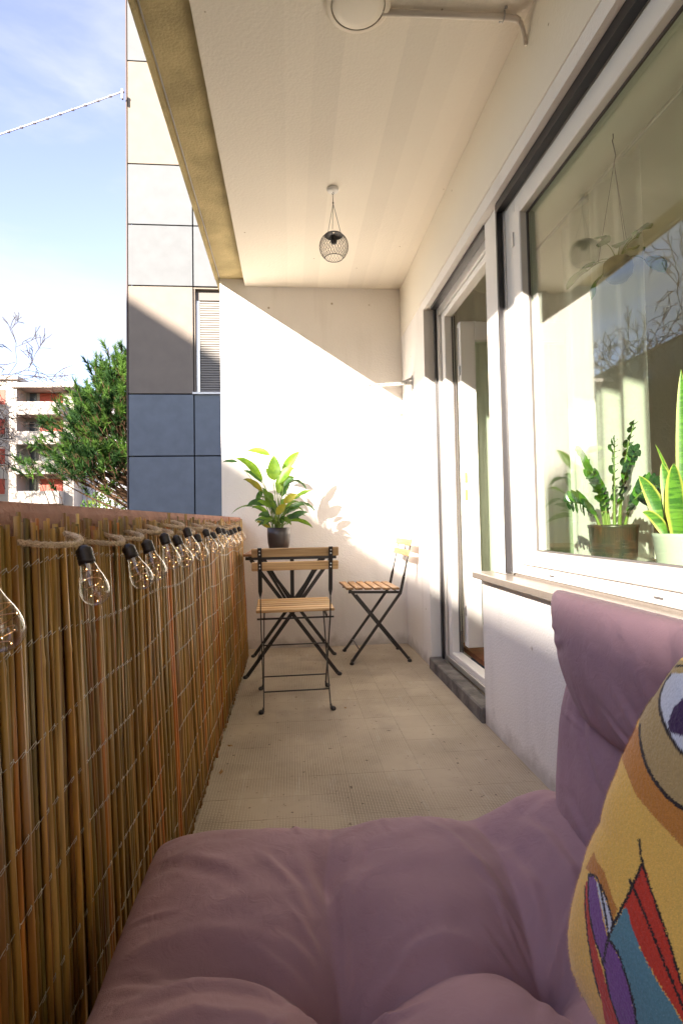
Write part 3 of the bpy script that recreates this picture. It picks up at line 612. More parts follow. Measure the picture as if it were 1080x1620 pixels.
# hanging planter indoors
HX, HY, HZ = 1.30, 2.02, 1.87
hp = thing('hanging_planter', 'wire hanging planter with broad leaves hanging indoors behind the window', 'hanging plant', (HX, HY, HZ))
m_ = MB()
for k in range(3):
    a_ = k*2*PI/3+.5; m_.tube([(0, 0, .43), (.07*math.cos(a_), .07*math.sin(a_), .04)], .0012, 5, False)
m_.tube([(0, 0, .43), (.008, 0, .46), (0, 0, .50), (-.004, 0, .52), (0, 0, .53), (0, 0, .548)], .0022, 6); m_.build('cord', metal_b, hp, True)
MB().lathe([(.0, -.055), (.03, -.05), (.050, -.028), (.056, 0), (.052, .028), (.04, .04)], n=28).build('bowl', mat('dark_wire_bowl', (.05, .055, .04), .5, .3), hp, True)
for i in range(11):
    a_ = i*2.4; L = random.uniform(.10, .2); p0 = Vector((.04*math.cos(a_), .04*math.sin(a_), .04)); p1 = Vector((L*math.cos(a_)*.8, L*math.sin(a_), random.uniform(-.03, .13)))
    MB().tube(arc((0, 0, .02), p0.lerp(p1, .6), (0, 0, .05), 6), .002, 5, False).build('stem', stem_m, hp, True)
    blade(arc(p0.lerp(p1, .55), p1*1.15+Vector((0, 0, -.04)), (0, 0, .03), 8), .038, Vector((-.5, -.4, .8)), .15, shape=lambda t: math.sin(PI*(.12+.88*t))**.6).build('leaf', zz_m, hp, True)

# ------------------------------------------------------------------ folding chairs
def make_chair(label, loc, rz, mt=wood_sun):
    t = thing('folding_chair', label, 'chair', loc, rz, 'folding bistro chairs')
    piv = Vector((0, -.135, .435)); top = Vector((0, -.215, .775)); ft = Vector((0, .185, .012)); rf = Vector((0, -.185, .012)); sf = Vector((0, .15, .43))
    for s in (-1, 1):
        X = .167*s
        m = MB(); dn = (piv-top).normalized(); kn = top+dn*.215
        pts = [top+Vector((X, 0, 0)), kn+Vector((X, 0, 0))]
        m.bar(pts[1], pts[0], .019, .005, (1, 0, 0)); 
        # twist: short taper then edge-on bar
        a = kn+Vector((X, 0, 0)); b = kn+dn*.03+Vector((X, 0, 0)); c = piv+Vector((X, 0, 0)); f = ft+Vector((X, 0, 0))
        m.add([a+Vector((-.0095, .0025, 0)), a+Vector((.0095, .0025, 0)), a+Vector((.0095, -.0025, 0)), a+Vector((-.0095, -.0025, 0)),
               b+Vector((-.0025, .009, 0)), b+Vector((.0025, .009, 0)), b+Vector((.0025, -.009, 0)), b+Vector((-.0025, -.009, 0))],
              [(0, 1, 5, 4), (1, 2, 6, 5), (2, 3, 7, 6), (3, 0, 4, 7), (0, 3, 2, 1), (4, 5, 6, 7)])
        m.bar(c, b, .005, .018, (1, 0, 0)); m.bar(f, c+Vector((0, 0, 0)), .005, .018, (1, 0, 0))
        m.build('side_rail', metal_b, t)
        rv = MB()
        for d_ in (.016, .032, .083, .099):
            p = top+dn*d_+Vector((X, -.0145, 0)); rv.lathe([(.0, -.003), (.0028, -.0024), (.0036, 0)], p, 8, 0, Matrix.Rotation(-PI/2, 3, 'X'))
            p2 = top+dn*d_+Vector((X, -.0026, 0)); rv.lathe([(.0036, 0.0), (.0028, .0022), (.0, .003)], p2, 8, 0, Matrix.Rotation(PI/2, 3, 'X'))
        rv.build('rivet', alum_m, t)
        X2 = .157*s; m = MB(); m.bar(rf+Vector((X2, 0, 0)), sf+Vector((X2, 0, 0)), .005, .018, (1, 0, 0)); m.build('leg', metal_b, t)
        for q, xx in ((ft, X), (rf, X2)):
            fm = MB(); fm.lathe([(.0, -.012), (.011, -.011), (.014, -.006), (.012, .002), (.005, .007), (.0, .008)], (xx+s*.012, q.y, .012), 12)
            fm.tube([(xx, q.y, .03), (xx+s*.004, q.y, .018), (xx+s*.012, q.y, .010)], .0045, 6); fm.build('foot_cap', metal_b, t, True)
        m = MB(); m.bar(Vector((.150*s, -.14, .437)), Vector((.150*s, .195, .447)), .004, .016, (1, 0, 0)); m.build('seat_rail', metal_b, t)
    m = MB(); m.tube([(-.185, piv.y, piv.z-.004), (.185, piv.y, piv.z-.004)], .0045, 8); m.build('seat_rod', metal_b, t, True)
    for P0, P1, tt, xx in ((ft, piv, .17, .165), (rf, sf, .17, .155), (rf, sf, .62, .155)):
        p = P0.lerp(P1, tt); m = MB(); m.tube([(-xx, p.y, p.z), (xx, p.y, p.z)], .0035, 6); m.build('stretcher', metal_b, t, True)
    for k in range(6):
        y0 = -.125+k*.0585; m = MB(); m.box((-.19, 0, 0), (.19, .046, .014), bev=.003); o = m.build('seat_slat', mt, t); o.location = (0, y0, .4575+.0016*k); 
    for d_ in (.024, .091):
        m = MB(); m.box((-.205, -.006, -.021), (.205, .006, .021), bev=.003); o = m.build('back_slat', mt, t); o.location = top+dn*d_+Vector((0, .0088, 0)); o.rotation_euler = (math.radians(13), 0, 0)
    return t
make_chair('folding chair seen from behind, pushed toward the table', (.012, 2.80, 0), .03, wood_shade)
make_chair('folding chair turned sideways in the corner by the right wall', (.543, 3.60, 0), PI/2+.03, wood_sun)
# table
tb = thing('folding_table', 'square folding bistro table with slatted wooden top in the far corner', 'table', (.002, 3.45, 0), -.02)
for k in range(8):
    m = MB(); m.box((-.275, 0, 0), (.275, .060, .016), bev=.003); o = m.build('top_slat', wood_y, tb); o.location = (0, -.27+k*.0675, .699)
m = MB()
for s in (-1, 1):
    m.bar((.235*s, -.265, .688), (.235*s, .265, .688), .018, .020)
    m.bar((-.262, .262*s, .688), (.262, .262*s, .688), .018, .006, (0, 0, 1))
m.build('top_frame', metal_b, tb)
for sy in (-1, 1):
    for s in (-1, 1):
        m = MB(); yy = sy*(.25 if s > 0 else .243); m.bar((.232*s, yy, .68), (-.262*s, yy, .012), .006, .021, (0, 1, 0)); m.build('leg', metal_b, tb)
        m = MB(); m.lathe([(.0, -.012), (.012, -.011), (.016, -.005), (.013, .003), (.0, .009)], (-.270*s, yy, .0125), 12); m.build('foot_cap', metal_b, tb, True)
        m = MB(); yb = sy*.10; m.bar((.19*s, yb, .68), (.0, yb, .36), .006, .016, (0, 1, 0)); m.build('brace', metal_b, tb)
m = MB(); m.bar((0, -.01, .36), (0, -.01, .683), .024, .01); m.tube([(-.0, -.25, .355), (-.0, .25, .355)], .006, 8); m.build('centre_strut', metal_b, tb)
for s in (-1, 1):
    m = MB(); m.tube([(.205*s, -.246, .09), (.205*s, .246, .09)], .004, 6); m.build('stretcher', metal_b, tb, True)

# ------------------------------------------------------------------ ceiling fittings, bracket
lp = thing('ceiling_lamp', 'round flat white lamp fixed to the balcony ceiling', 'lamp', (.245, 1.73, ZC))
MB().lathe([(.0, 0), (.104, 0), (.108, -.004), (.108, -.016), (.103, -.021), (.090, -.022)], n=64).build('rim', mat('lamp_rim', (.70, .62, .50), .5), lp, True)
MB().lathe([(.090, -.0195), (.087, -.0165)], n=64).build('rim_groove', mat('lamp_groove', (.30, .25, .18), .7), lp, True)
MB().lathe([(.087, -.0165), (.085, -.0225), (.06, -.0245), (.0, -.026)], n=64).build('diffuser', mat('lamp_diffuser', (.74, .68, .57), .45), lp, True)
cond = thing('ceiling_conduit', 'pale cable pipe running from the ceiling lamp to the wall', 'pipe')
pipe_m = mat('pale_conduit', (.68, .61, .52), .4, .5)
MB().tube([(.33, 1.755, ZC-.013), (.76, 1.745, ZC-.013), (.790, 1.745, ZC-.015), (.803, 1.745, ZC-.024)], .0105, 12).build('pipe', pipe_m, cond, True)
MB().tube(arc((.803, 1.745, ZC-.024), (.824, 1.752, ZC-.10), (.006, 0, .012), 8), .007, 8).build('cable', pipe_m, cond, True)
m = MB(); m.tube([(.745, 1.731, ZC-.001), (.745, 1.731, ZC-.018), (.745, 1.738, ZC-.026), (.745, 1.752, ZC-.026), (.745, 1.759, ZC-.018), (.745, 1.759, ZC-.001)], .002, 6)
m.lathe([(.0, 0), (.005, -.001), (.005, -.005), (.0, -.006)], (.745, 1.771, ZC-.0005), 10); m.lathe([(.0, 0), (.005, -.001), (.005, -.005), (.0, -.006)], (.745, 1.719, ZC-.0005), 10); m.build('clip', steel_m, cond, True)
pl = thing('hanging_wire_lantern', 'small round wire mesh lantern hanging from the balcony ceiling', 'lantern', (.24, 2.756, ZC))
MB().lathe([(.0, 0), (.031, 0), (.032, -.006), (.028, -.014), (.010, -.018), (.0, -.018)], n=28).build('ceiling_rose', mat('white_rose', (.8, .77, .72), .4), pl, True)
m = MB(); m.tube([(0, 0, -.016), (.004, 0, -.024), (0, 0, -.034), (-.004, 0, -.026)], .0022, 6)
m.tube([(0, 0, -.034), (.0, 0, -.075)], .0018, 6); m.lathe([(.0, 0), (.004, -.003), (.004, -.008), (.0, -.011)], (0, 0, -.07), 10)
for k in range(3):
    a_ = k*2*PI/3+.3; m.tube([(0, 0, -.078), (.042*math.cos(a_), .042*math.sin(a_), -.236)], .0013, 5)
m.build('cord', metal_b, pl, True)
R_ = .0745; cz = -.307
m = MB(); m.lathe([(R_*math.sin(a_), cz+R_*math.cos(a_)) for a_ in [x*PI/180 for x in (4, 16, 28, 38)]], n=36); m.lathe([(.0, -.01), (.012, -.008), (.016, 0), (.015, .032), (.0, .034)], (0, 0, -.282), 16)
m.build('cap', metal_b, pl, True)
m = MB()
nm = 28
for k in range(nm):                        # two families of crossing spirals make the mesh
    for sg in (-1, 1):
        pts = []
        for q in range(15):
            th = math.radians(38+(142-38)*q/14); ph = 2*PI*k/nm+sg*.95*q/14; pts.append((R_*math.sin(th)*math.cos(ph), R_*math.sin(th)*math.sin(ph), cz+R_*math.cos(th)))
        m.tube(pts, .0008, 3, False)
for th in (38, 142): 
    rr_ = R_*math.sin(math.radians(th)); zq = cz+R_*math.cos(math.radians(th)); m.tube([(rr_*math.cos(2*PI*q/36), rr_*math.sin(2*PI*q/36), zq) for q in range(37)], .0017, 6, False)
m.build('wire_mesh', metal_b, pl, True)
br = thing('clothesline_bracket', 'perforated metal bracket sticking out of the right wall near the corner', 'bracket')
m = MB(); m.box((.826, 3.600, 1.775), (.8325, 3.640, 1.872), bev=.001); m.build('plate', steel_m, br)
m = MB(); m.bar((.826, 3.62, 1.822), (.505, 3.62, 1.800), .028, .004, (0, 1, 0)); m.bar((.826, 3.606, 1.822), (.505, 3.606, 1.800), .003, .022, (0, 1, 0))
m.bar((.826, 3.62, 1.855), (.755, 3.62, 1.822), .004, .016, (0, 1, 0)); m.tube([(.52, 3.62, 1.804), (.50, 3.62, 1.79), (.487, 3.62, 1.795), (.485, 3.62, 1.806)], .003, 6); m.build('arm', steel_m, br)
m = MB()
for k in range(9): m.lathe([(.0, 0), (.0045, 0), (.0045, .001), (.0, .001)], (.54+.031*k, 3.604, 1.803+.0021*k), 10, 0, Matrix.Rotation(PI/2, 3, 'X'))
m.build('bolt', frame_dim, br)
m = MB(); m.tube([(.80, 3.615, 1.80), (.795, 3.615, 1.72), (.788, 3.615, 1.63), (.786, 3.615, 1.57)], .0008, 4); m.build('cord', jute_m, br)

# ------------------------------------------------------------------ lounge cushion
def cloth_material():
    m = mat('mauve_cotton', (.375, .228, .248), .88, .18, var=.13, vscale=7, sheen=.06); n = m.node_tree.nodes; l = m.node_tree.links; b = n['Principled BSDF']
    t = n.new('ShaderNodeTexCoord')
    z = n.new('ShaderNodeTexNoise'); z.inputs['Scale'].default_value = 900; z.inputs['Detail'].default_value = 2; l.new(t.outputs['Object'], z.inputs[0])
    z2 = n.new('ShaderNodeTexNoise'); z2.inputs['Scale'].default_value = 38; z2.inputs['Detail'].default_value = 4; z2.inputs['Distortion'].default_value = 1.5; l.new(t.outputs['Object'], z2.inputs[0])
    a_ = n.new('ShaderNodeMath'); a_.operation = 'MULTIPLY_ADD'; a_.inputs[1].default_value = 5; l.new(z2.outputs[0], a_.inputs[0]); l.new(z.outputs[0], a_.inputs[2])
    bp = n.new('ShaderNodeBump'); bp.inputs['Strength'].default_value = .3; bp.inputs['Distance'].default_value = .0012; l.new(a_.outputs[0], bp.inputs['Height']); l.new(bp.outputs[0], b.inputs['Normal'])
    return m
cloth_m = cloth_material()
def ssn(x): x = np.clip(x, 0, 1); return x*x*(3-2*x)
def vnoise(x, y, seed):
    """smooth value noise on arrays, -1..1"""
    g_ = np.random.RandomState(int(seed*10) % 9999).uniform(-1, 1, (64, 64))
    xi = np.floor(x).astype(int); yi = np.floor(y).astype(int); fx = x-xi; fy = y-yi; fx = fx*fx*fx*(fx*(fx*6-15)+10); fy = fy*fy*fy*(fy*(fy*6-15)+10)
    G = lambda i, j: g_[i % 64, j % 64]
    return (G(xi, yi)*(1-fx)+G(xi+1, yi)*fx)*(1-fy)+(G(xi, yi+1)*(1-fx)+G(xi+1, yi+1)*fx)*fy
def puff(U, V, T, us, vs, buttons, seed, edge=.13, creaseA=.034, btnA=.075, fold=1.0, ex=.62, extra=()):
    rr = random.Random(int(seed*100)); folds = []
    for (bu, bv) in buttons:                   # gathers running out of each button
        for k in range(11):
            an = 2*PI*(k+rr.uniform(-.35, .35))/11; r0_ = rr.uniform(.018, .04); r1 = r0_+rr.uniform(.05, .13); cv = rr.uniform(-.5, .5)
            folds.append([(bu+math.cos(an+cv*t)*(r0_+(r1-r0_)*t), bv+math.sin(an+cv*t)*(r0_+(r1-r0_)*t)) for t in (0, .33, .66, 1)]+[rr.uniform(.0022, .0050), rr.uniform(.005, .009)])
    n_e = int(16*(U+V))
    for k in range(n_e):                       # short pulls from the side seams
        L = rr.uniform(.04, .11); sl = rr.uniform(-.5, .5)
        if rr.random() < V/(U+V):
            v_ = rr.uniform(.03, V-.03); sd_ = rr.choice((0, 1)); u_ = .012 if sd_ == 0 else U-.012; d_ = 1 if sd_ == 0 else -1
            folds.append([(u_+d_*L*t, v_+sl*L*t*t) for t in (0, .33, .66, 1)]+[rr.uniform(.001, .0030), rr.uniform(.005, .010)])
        else:
            u_ = rr.uniform(.03, U-.03); folds.append([(u_+sl*L*t*t, V-.012-L*t) for t in (0, .33, .66, 1)]+[rr.uniform(.001, .0030), rr.uniform(.005, .010)])
    folds += list(extra)
    def h(u, v):
        eu = np.minimum(u, U-u)/edge; ev = np.minimum(v, V-v)/edge
        pu = np.sqrt(np.clip(1-(1-np.minimum(1, eu))**2, 0, 1)); pv = np.sqrt(np.clip(1-(1-np.minimum(1, ev))**2, 0, 1)); e_ = (pu*pv)**ex
        du = np.full(u.shape, 9.); dv = du.copy()
        for c in us: du = np.minimum(du, np.abs(u-c+.010*np.sin(v*17+c*9)))
        for c in vs: dv = np.minimum(dv, np.abs(v-c+.012*np.sin(u*15+c*7)))
        cu = np.exp(-(du/.030)**1.2)*(.25+.75*ssn(ev/1.5)); cv = np.exp(-(dv/.026)**1.2)*(.2+.8*ssn(eu/1.8))
        k = creaseA*np.maximum(cu, cv)+.012*(np.exp(-(du/.07)**2)+np.exp(-(dv/.07)**2))
        hb = np.zeros(u.shape); w = np.zeros(u.shape)
        for (bu, bv) in buttons: hb = np.maximum(hb, np.exp(-(np.hypot(u-bu, v-bv)/.046)**1.05))
        for F in folds:
            P, A_, wd = F[:4], F[4], F[5]; d = np.full(u.shape, 9.); tt = d*0
            cx_ = [p[0] for p in P]; cy_ = [p[1] for p in P]
            m = (u > min(cx_)-.04) & (u < max(cx_)+.04) & (v > min(cy_)-.04) & (v < max(cy_)+.04)
            if not m.any(): continue
            um, vm = u[m], v[m]; best = np.full(um.shape, 9.); bt_ = best*0; sg = best*0
            for q in range(3):
                (x1, y1), (x2, y2) = P[q], P[q+1]; dx, dy = x2-x1, y2-y1; t = np.clip(((um-x1)*dx+(vm-y1)*dy)/(dx*dx+dy*dy+1e-9), 0, 1)
                ex_, ey_ = um-x1-t*dx, vm-y1-t*dy; dd = np.hypot(ex_, ey_); c_ = dd < best
                best = np.where(c_, dd, best); bt_ = np.where(c_, (q+t)/3, bt_); sg = np.where(c_, np.sign(ex_*dy-ey_*dx), sg)
            pr = np.exp(-(best/wd)**2)-.55*np.exp(-((best*sg-wd*1.5)/(wd*.9))**2)
            w[m] += A_*pr*np.sin(PI*np.clip(bt_*.85+.15, 0, 1))
        w += .0050*vnoise(u*6+3, v*6+5, seed)+.0022*vnoise(u*15+3, v*15+5, seed+1)+fold*.0022*vnoise(u*9+v*14, v*30-u*18, seed+2)
        return e_*(T-k-btnA*hb)+w*e_
    return h
def pad(name, U, V, h, hb, mapf, parent, nu=150, nv=210):
    ca_ = lambda n_: (lambda a_: a_*.5+.5*(.5-.5*np.cos(PI*a_)))(np.linspace(0, 1, n_+1))
    uu, vv = np.meshgrid(ca_(nu)*U, ca_(nv)*V); vs = []; fs = []
    for sgn in (1, -1):
        X, Y, Z = mapf(uu, vv, h(uu, vv) if sgn > 0 else -hb(uu, vv)); vs += np.stack([X+0*uu, Y+0*uu, Z+0*uu], -1).reshape(-1, 3).tolist()
    N = (nu+1)*(nv+1)
    for s in (0, 1):
        for j_ in range(nv):
            for i_ in range(nu):
                a_ = s*N+j_*(nu+1)+i_; q = (a_, a_+1, a_+nu+2, a_+nu+1); fs.append(q if s == 0 else q[::-1])
    def wl_(a_, b_): fs.append((a_, a_+N, b_+N, b_))
    for i_ in range(nu): wl_(i_, i_+1); wl_(nv*(nu+1)+i_+1, nv*(nu+1)+i_)
    for j_ in range(nv): wl_((j_+1)*(nu+1), j_*(nu+1)); wl_(j_*(nu+1)+nu, (j_+1)*(nu+1)+nu)
    b = MB(); b.add(vs, fs); return b.build(name, cloth_m, parent, True)
def under(U, V, D, e1, e2): return lambda u, v: D*np.sqrt(np.clip(1-(1-np.minimum(1, np.minimum(u, U-u)/e1))**2, 0, 1))*np.sqrt(np.clip(1-(1-np.minimum(1, np.minimum(v, V-v)/e2))**2, 0, 1))
sofa = thing('lounge_cushion', 'mauve tufted lounge cushion with seat, back and rolled headrest in the foreground', 'cushion')
# seat: u = X from -.235 to .50, v = Y from -.62 to .985
SU, SV = .735, 1.615; u0s, v0s = -.238, -.615
bu_ = [.289, .552]; bv_ = [.672-.27*k-v0s for k in range(5)]
btn = [(a_, b_) for a_ in bu_ for b_ in bv_]
# big soft folds: left of the first button, above it, and where the seat turns up to the back
EX = [[(.05, 1.25), (.12, 1.275), (.20, 1.27), (.27, 1.245), .006, .012], [(.06, 1.20), (.13, 1.225), (.19, 1.215), (.25, 1.20), .005, .010], [(.04, 1.33), (.12, 1.345), (.19, 1.335), (.26, 1.30), .005, .014],
      [(.285, 1.33), (.275, 1.41), (.25, 1.47), (.235, 1.53), .006, .013], [(.30, 1.34), (.305, 1.42), (.325, 1.48), (.335, 1.54), .005, .012], [(.25, 1.38), (.235, 1.43), (.20, 1.47), (.18, 1.50), .0045, .010],
      [(.56, 1.32), (.575, 1.40), (.565, 1.48), (.53, 1.56), .008, .013], [(.60, 1.30), (.625, 1.38), (.625, 1.46), (.60, 1.54), .007, .012], [(.535, 1.36), (.52, 1.42), (.49, 1.50), (.45, 1.57), .005, .012],
      [(.64, 1.27), (.665, 1.33), (.675, 1.42), (.67, 1.5), .006, .010], [(.05, 1.50), (.09, 1.49), (.14, 1.46), (.19, 1.41), .004, .014], [(.37, 1.31), (.43, 1.315), (.48, 1.31), (.53, 1.30), .005, .010]]
hs = puff(SU, SV, .062, bu_, bv_, btn, 2.3, .11, .026, .075, 1, .62, EX)
def seat_map(u, v, h): return (u0s+u, v0s+v, .318+.040*ssn((u-.55)/.15)+h)
pad('seat_pad', SU, SV, hs, under(SU, SV, .095, .1, .1), seat_map, sofa, 260, 420)
bt = MB()
for (a_, b_) in btn:
    p = seat_map(np.array(a_), np.array(b_), float(hs(np.array([a_]), np.array([b_]))[0])+.003); p = tuple(float(q) for q in p); bt.lathe([(.0, .004), (.005, .003), (.008, 0), (.006, -.003)], p, 12)
bt.build('button', cloth_m, sofa, True)
# back: v = Y, u = height from .36 to .62, facing -X
BU, BV = .30, 1.60
hbk = puff(BU, BV, .036, [], [b_ for b_ in bv_], [], 5.1, .13, .012, .0, .8, .7, [[(.27, 1.50), (.20, 1.48), (.16, 1.44), (.12, 1.38), .004, .012], [(.25, 1.42), (.23, 1.47), (.23, 1.52), (.24, 1.57), .005, .008], [(.03, 1.45), (.06, 1.47), (.08, 1.51), (.08, 1.55), .004, .010]])
def back_map(u, v, h): return (.450+.15*u-h, v0s+v-.070+.02*np.sin(u*9), .355+u)
pad('back_pad', BU, BV, hbk, under(BU, BV, .12, .1, .1), back_map, sofa, 100, 300)
# headrest roll
RU, RV = .255, 1.60
hr = puff(RU, RV, .075, [], [b_ for b_ in bv_], [], 8.4, .13, .030, .0, .8, .6, [[(.03, 1.28), (.05, 1.33), (.09, 1.37), (.14, 1.40), .006, .009], [(.02, 1.33), (.035, 1.38), (.06, 1.42), (.09, 1.45), .005, .008], [(.06, 1.29), (.10, 1.32), (.16, 1.335), (.21, 1.335), .006, .010]])
def roll_map(u, v, h): return (.488-.115*u-h*.95, v0s+v-.140+.225*u, .572+u*.765+h*(-.12+1.6*(u-.06)))
pad('headrest', RU, RV, hr, under(RU, RV, .14, .12, .1), roll_map, sofa, 120, 320)
bench = thing('slatted_bench', 'low pine board bench carrying the mauve cushion', 'bench')
for k in range(7):
    m = MB(); m.box((0, 0, 0), (.088, 1.52, .018), bev=.002); o = m.build('board', bench_m, bench); o.location = (-.215+.098*k, -.585, .178)
for yy in (-.5, .15, .80):
    m = MB(); m.box((-.2, yy, .09), (.46, yy+.09, .177)); m.build('bearer', bench_m, bench)
    for xx in (-.19, .13, .39):
        m = MB(); m.box((xx, yy+.005, .0), (xx+.06, yy+.085, .0895)); m.build('leg', bench_m, bench)
for k in range(3):
    m = MB(); m.box((.66, -.585, .22+.13*k), (.68, .90, .31+.13*k), bev=.002); m.build('back_board', bench_m, bench)
for yy in (-.5, .80):
    m = MB(); m.box((.6805, yy, .0), (.72, yy+.06, .57)); m.build('upright', bench_m, bench)

# ------------------------------------------------------------------ felt pillow
FC = Vector((.358, .375, .590)); FR = Vector((.288292347, -.957542439, 0)); FU = Vector((.22970684, .06915905, .97079956)); FN = Vector((-.93, -.28, .24)).normalized()
OUT = [(-.1059, .1724), (-.1235, .1383), (-.1436, .0899), (-.1551, .0492), (-.1648, -.0037), (-.1800, -.061), (-.1853, -.0938), (-.1852, -.1237), (-.1761, -.1462), (-.1594, -.1598), (-.1394, -.1691), (-.09, -.1831), (0, -.1891)]
OUT = OUT+[(-a_, -b_) for a_, b_ in OUT]
pol = sorted([(math.atan2(b_, a_), math.hypot(a_, b_)) for a_, b_ in OUT])
pa = np.array([p[0] for p in pol]); pr_ = np.array([p[1] for p in pol]); pa = np.concatenate([pa-2*PI, pa, pa+2*PI]); pr_ = np.tile(pr_, 3)
n = 440
g1 = np.linspace(-1, 1, n+1); A, B = np.meshgrid(g1, g1)
rho = np.maximum(np.abs(A), np.abs(B)); th = np.arctan2(B, A)
# square to disc with even spacing round the rim
thd = np.where(np.abs(A) >= np.abs(B), np.where(A >= 0, PI/4*np.divide(B, np.where(A == 0, 1, A)), PI+PI/4*np.divide(B, np.where(A == 0, 1, A))),
               np.where(B >= 0, PI/2-PI/4*np.divide(A, np.where(B == 0, 1, B)), -PI/2-PI/4*np.divide(A, np.where(B == 0, 1, B))))
thd = (thd+PI) % (2*PI)-PI
kern = np.interp(thd, pa, pr_)
Ux = rho*kern*np.cos(thd); Uy = rho*kern*np.sin(thd)
def inside(px, py, poly):
    r = np.zeros(px.shape, bool); m = len(poly)
    for i in range(m):
        x1, y1 = poly[i]; x2, y2 = poly[(i+1) % m]
        c = ((y1 > py) != (y2 > py)) & (px < (x2-x1)*(py-y1)/(y2-y1+1e-12)+x1); r ^= c
    return r
def dline(px, py, L):
    L = [tuple(p) for p in catmull([(a_, b_, 0) for a_, b_ in L], 5)]
    d = np.full(px.shape, 9.)
    for (x1, y1, _), (x2, y2, _) in zip(L[:-1], L[1:]):
        dx, dy = x2-x1, y2-y1; t = np.clip(((px-x1)*dx+(py-y1)*dy)/(dx*dx+dy*dy+1e-12), 0, 1); d = np.minimum(d, np.hypot(px-x1-t*dx, py-y1-t*dy))
    return d
rs_ = np.random.RandomState(3)
jx = Ux+rs_.normal(0, .0005, Ux.shape); jy = Uy+rs_.normal(0, .0005, Ux.shape)
COLS = {'must': (.82, .51, .10), 'orange': (.55, .22, .035), 'tan': (.44, .31, .12), 'white': (.60, .62, .64), 'eye': (.05, .022, .07), 'red': (.55, .045, .02), 'purple': (.20, .075, .25), 'teal': (.11, .25, .28), 'line': (.025, .015, .012)}
SH = [('must', None),
 ('orange', [(-.145, .093), (-.16, .0717), (-.1264, .0576), (-.1068, .0444), (-.0837, .0363), (-.0563, .0272), (-.035, .0259), (.01, .03), (.01, .06), (-.0387, .0568), (-.0597, .0543), (-.08, .0602), (-.1005, .072), (-.1156, .0862), (-.124, .1)]),
 ('tan', [(-.120, .165), (-.145, .14), (-.145, .1106), (-.123, .0965), (-.1132, .084), (-.1005, .072), (-.08, .0602), (-.0597, .0549), (-.0392, .0574), (.02, .07), (.04, .13), (-.03, .185)]),
 ('white', [(-.1055, .1549), (-.109, .1452), (-.1081, .1324), (-.0978, .1178), (-.0825, .1061), (-.0662, .0962), (-.0449, .0936), (-.01, .1), (-.0, .16), (-.0676, .1635)]),
 ('eye', [(-.0792, .1381), (-.0856, .1273), (-.0877, .1147), (-.0829, .1074), (-.0693, .1097), (-.0559, .1179), (-.048, .127), (-.0554, .1379), (-.0661, .1434)]),
 ('orange', [(-.16, -.045), (-.15, -.025), (-.1435, -.0288), (-.1295, -.0312), (-.1149, -.0449), (-.1076, -.0498), (-.1097, -.0618), (-.122, -.0505), (-.1362, -.0421)]),
 ('red', [(-.1545, -.0554), (-.1514, -.074), (-.1407, -.0928), (-.1311, -.1098), (-.1191, -.1281), (-.116, -.1486), (-.112, -.19), (-.094, -.19), (-.098, -.1338), (-.1064, -.121), (-.1189, -.1025), (-.1345, -.0845), (-.1462, -.0651), (-.1512, -.0506)]),
 ('purple', [(-.1523, -.0475), (-.1462, -.0651), (-.1345, -.0845), (-.1159, -.0991), (-.1135, -.0775), (-.1262, -.0613), (-.1382, -.0446), (-.1443, -.043)]),
 ('white', [(-.1382, -.0446), (-.1252, -.0607), (-.1127, -.0763), (-.1094, -.0629), (-.1217, -.0517), (-.1323, -.0455)]),
 ('teal', [(-.1018, -.0463), (-.1118, -.0777), (-.1013, -.0785), (-.0889, -.0901), (-.0781, -.1178), (-.074, -.19), (-.02, -.19), (-.0406, -.0883), (-.0499, -.0818), (-.0708, -.07), (-.0857, -.0579), (-.0982, -.0427)]),
 ('purple', [(-.1118, -.0777), (-.1151, -.0958), (-.1144, -.1073), (-.1063, -.1183), (-.099, -.1347), (-.094, -.19), (-.074, -.19), (-.0781, -.1178), (-.0848, -.1008), (-.0946, -.0866), (-.1052, -.0785)]),
 ('red', [(-.0911, -.0033), (-.1029, -.0456), (-.0978, -.0438), (-.088, -.0556), (-.071, -.0689), (-.05, -.0807), (-.0381, -.0886), (-.0298, -.0887), (-.044, -.0638), (-.0579, -.0433), (-.0721, -.0256), (-.0859, -.0069)])]
LN = [[(-.1268, .1011), (-.1151, .0864), (-.1019, .0729), (-.0882, .0638), (-.0725, .0572), (-.0598, .0555), (-.039, .0562), (.01, .064)],
 [(-.1047, .1542), (-.109, .1452), (-.1077, .1309), (-.097, .1173), (-.0823, .1054), (-.0661, .0955), (-.0447, .0923), (.0, .098)], [(-.1031, .1628), (-.0869, .1662), (-.0696, .1669)],
 [(-.0974, .0121), (-.0911, -.0033), (-.0743, -.0231), (-.0584, -.0412), (-.0442, -.0628), (-.0353, -.0775)], [(-.0911, -.0033), (-.0999, -.0359), (-.1092, -.0641), (-.1141, -.0872), (-.115, -.0971)],
 [(-.1004, -.0223), (-.0846, -.0344), (-.0686, -.0491), (-.0517, -.0659), (-.0387, -.0802)], [(-.1523, -.0475), (-.139, -.0415), (-.1259, -.0529), (-.1117, -.0763)],
 [(-.1523, -.0475), (-.1436, -.0692), (-.1314, -.0867), (-.1158, -.1003), (-.1064, -.121), (-.0973, -.1358), (-.093, -.17)], [(-.1118, -.0777), (-.1012, -.0796), (-.0906, -.0901), (-.083, -.1019), (-.0782, -.1203), (-.075, -.17)],
 [(-.139, -.0415), (-.1223, -.0493), (-.1094, -.0629)], [(-.1544, -.0598), (-.1442, -.0838), (-.1311, -.1098), (-.1203, -.1304)]]
colr = np.zeros(Ux.shape+(3,)); colr[:] = COLS['must']
for k_, poly in SH[1:]: colr[inside(jx, jy, poly)] = COLS[k_]
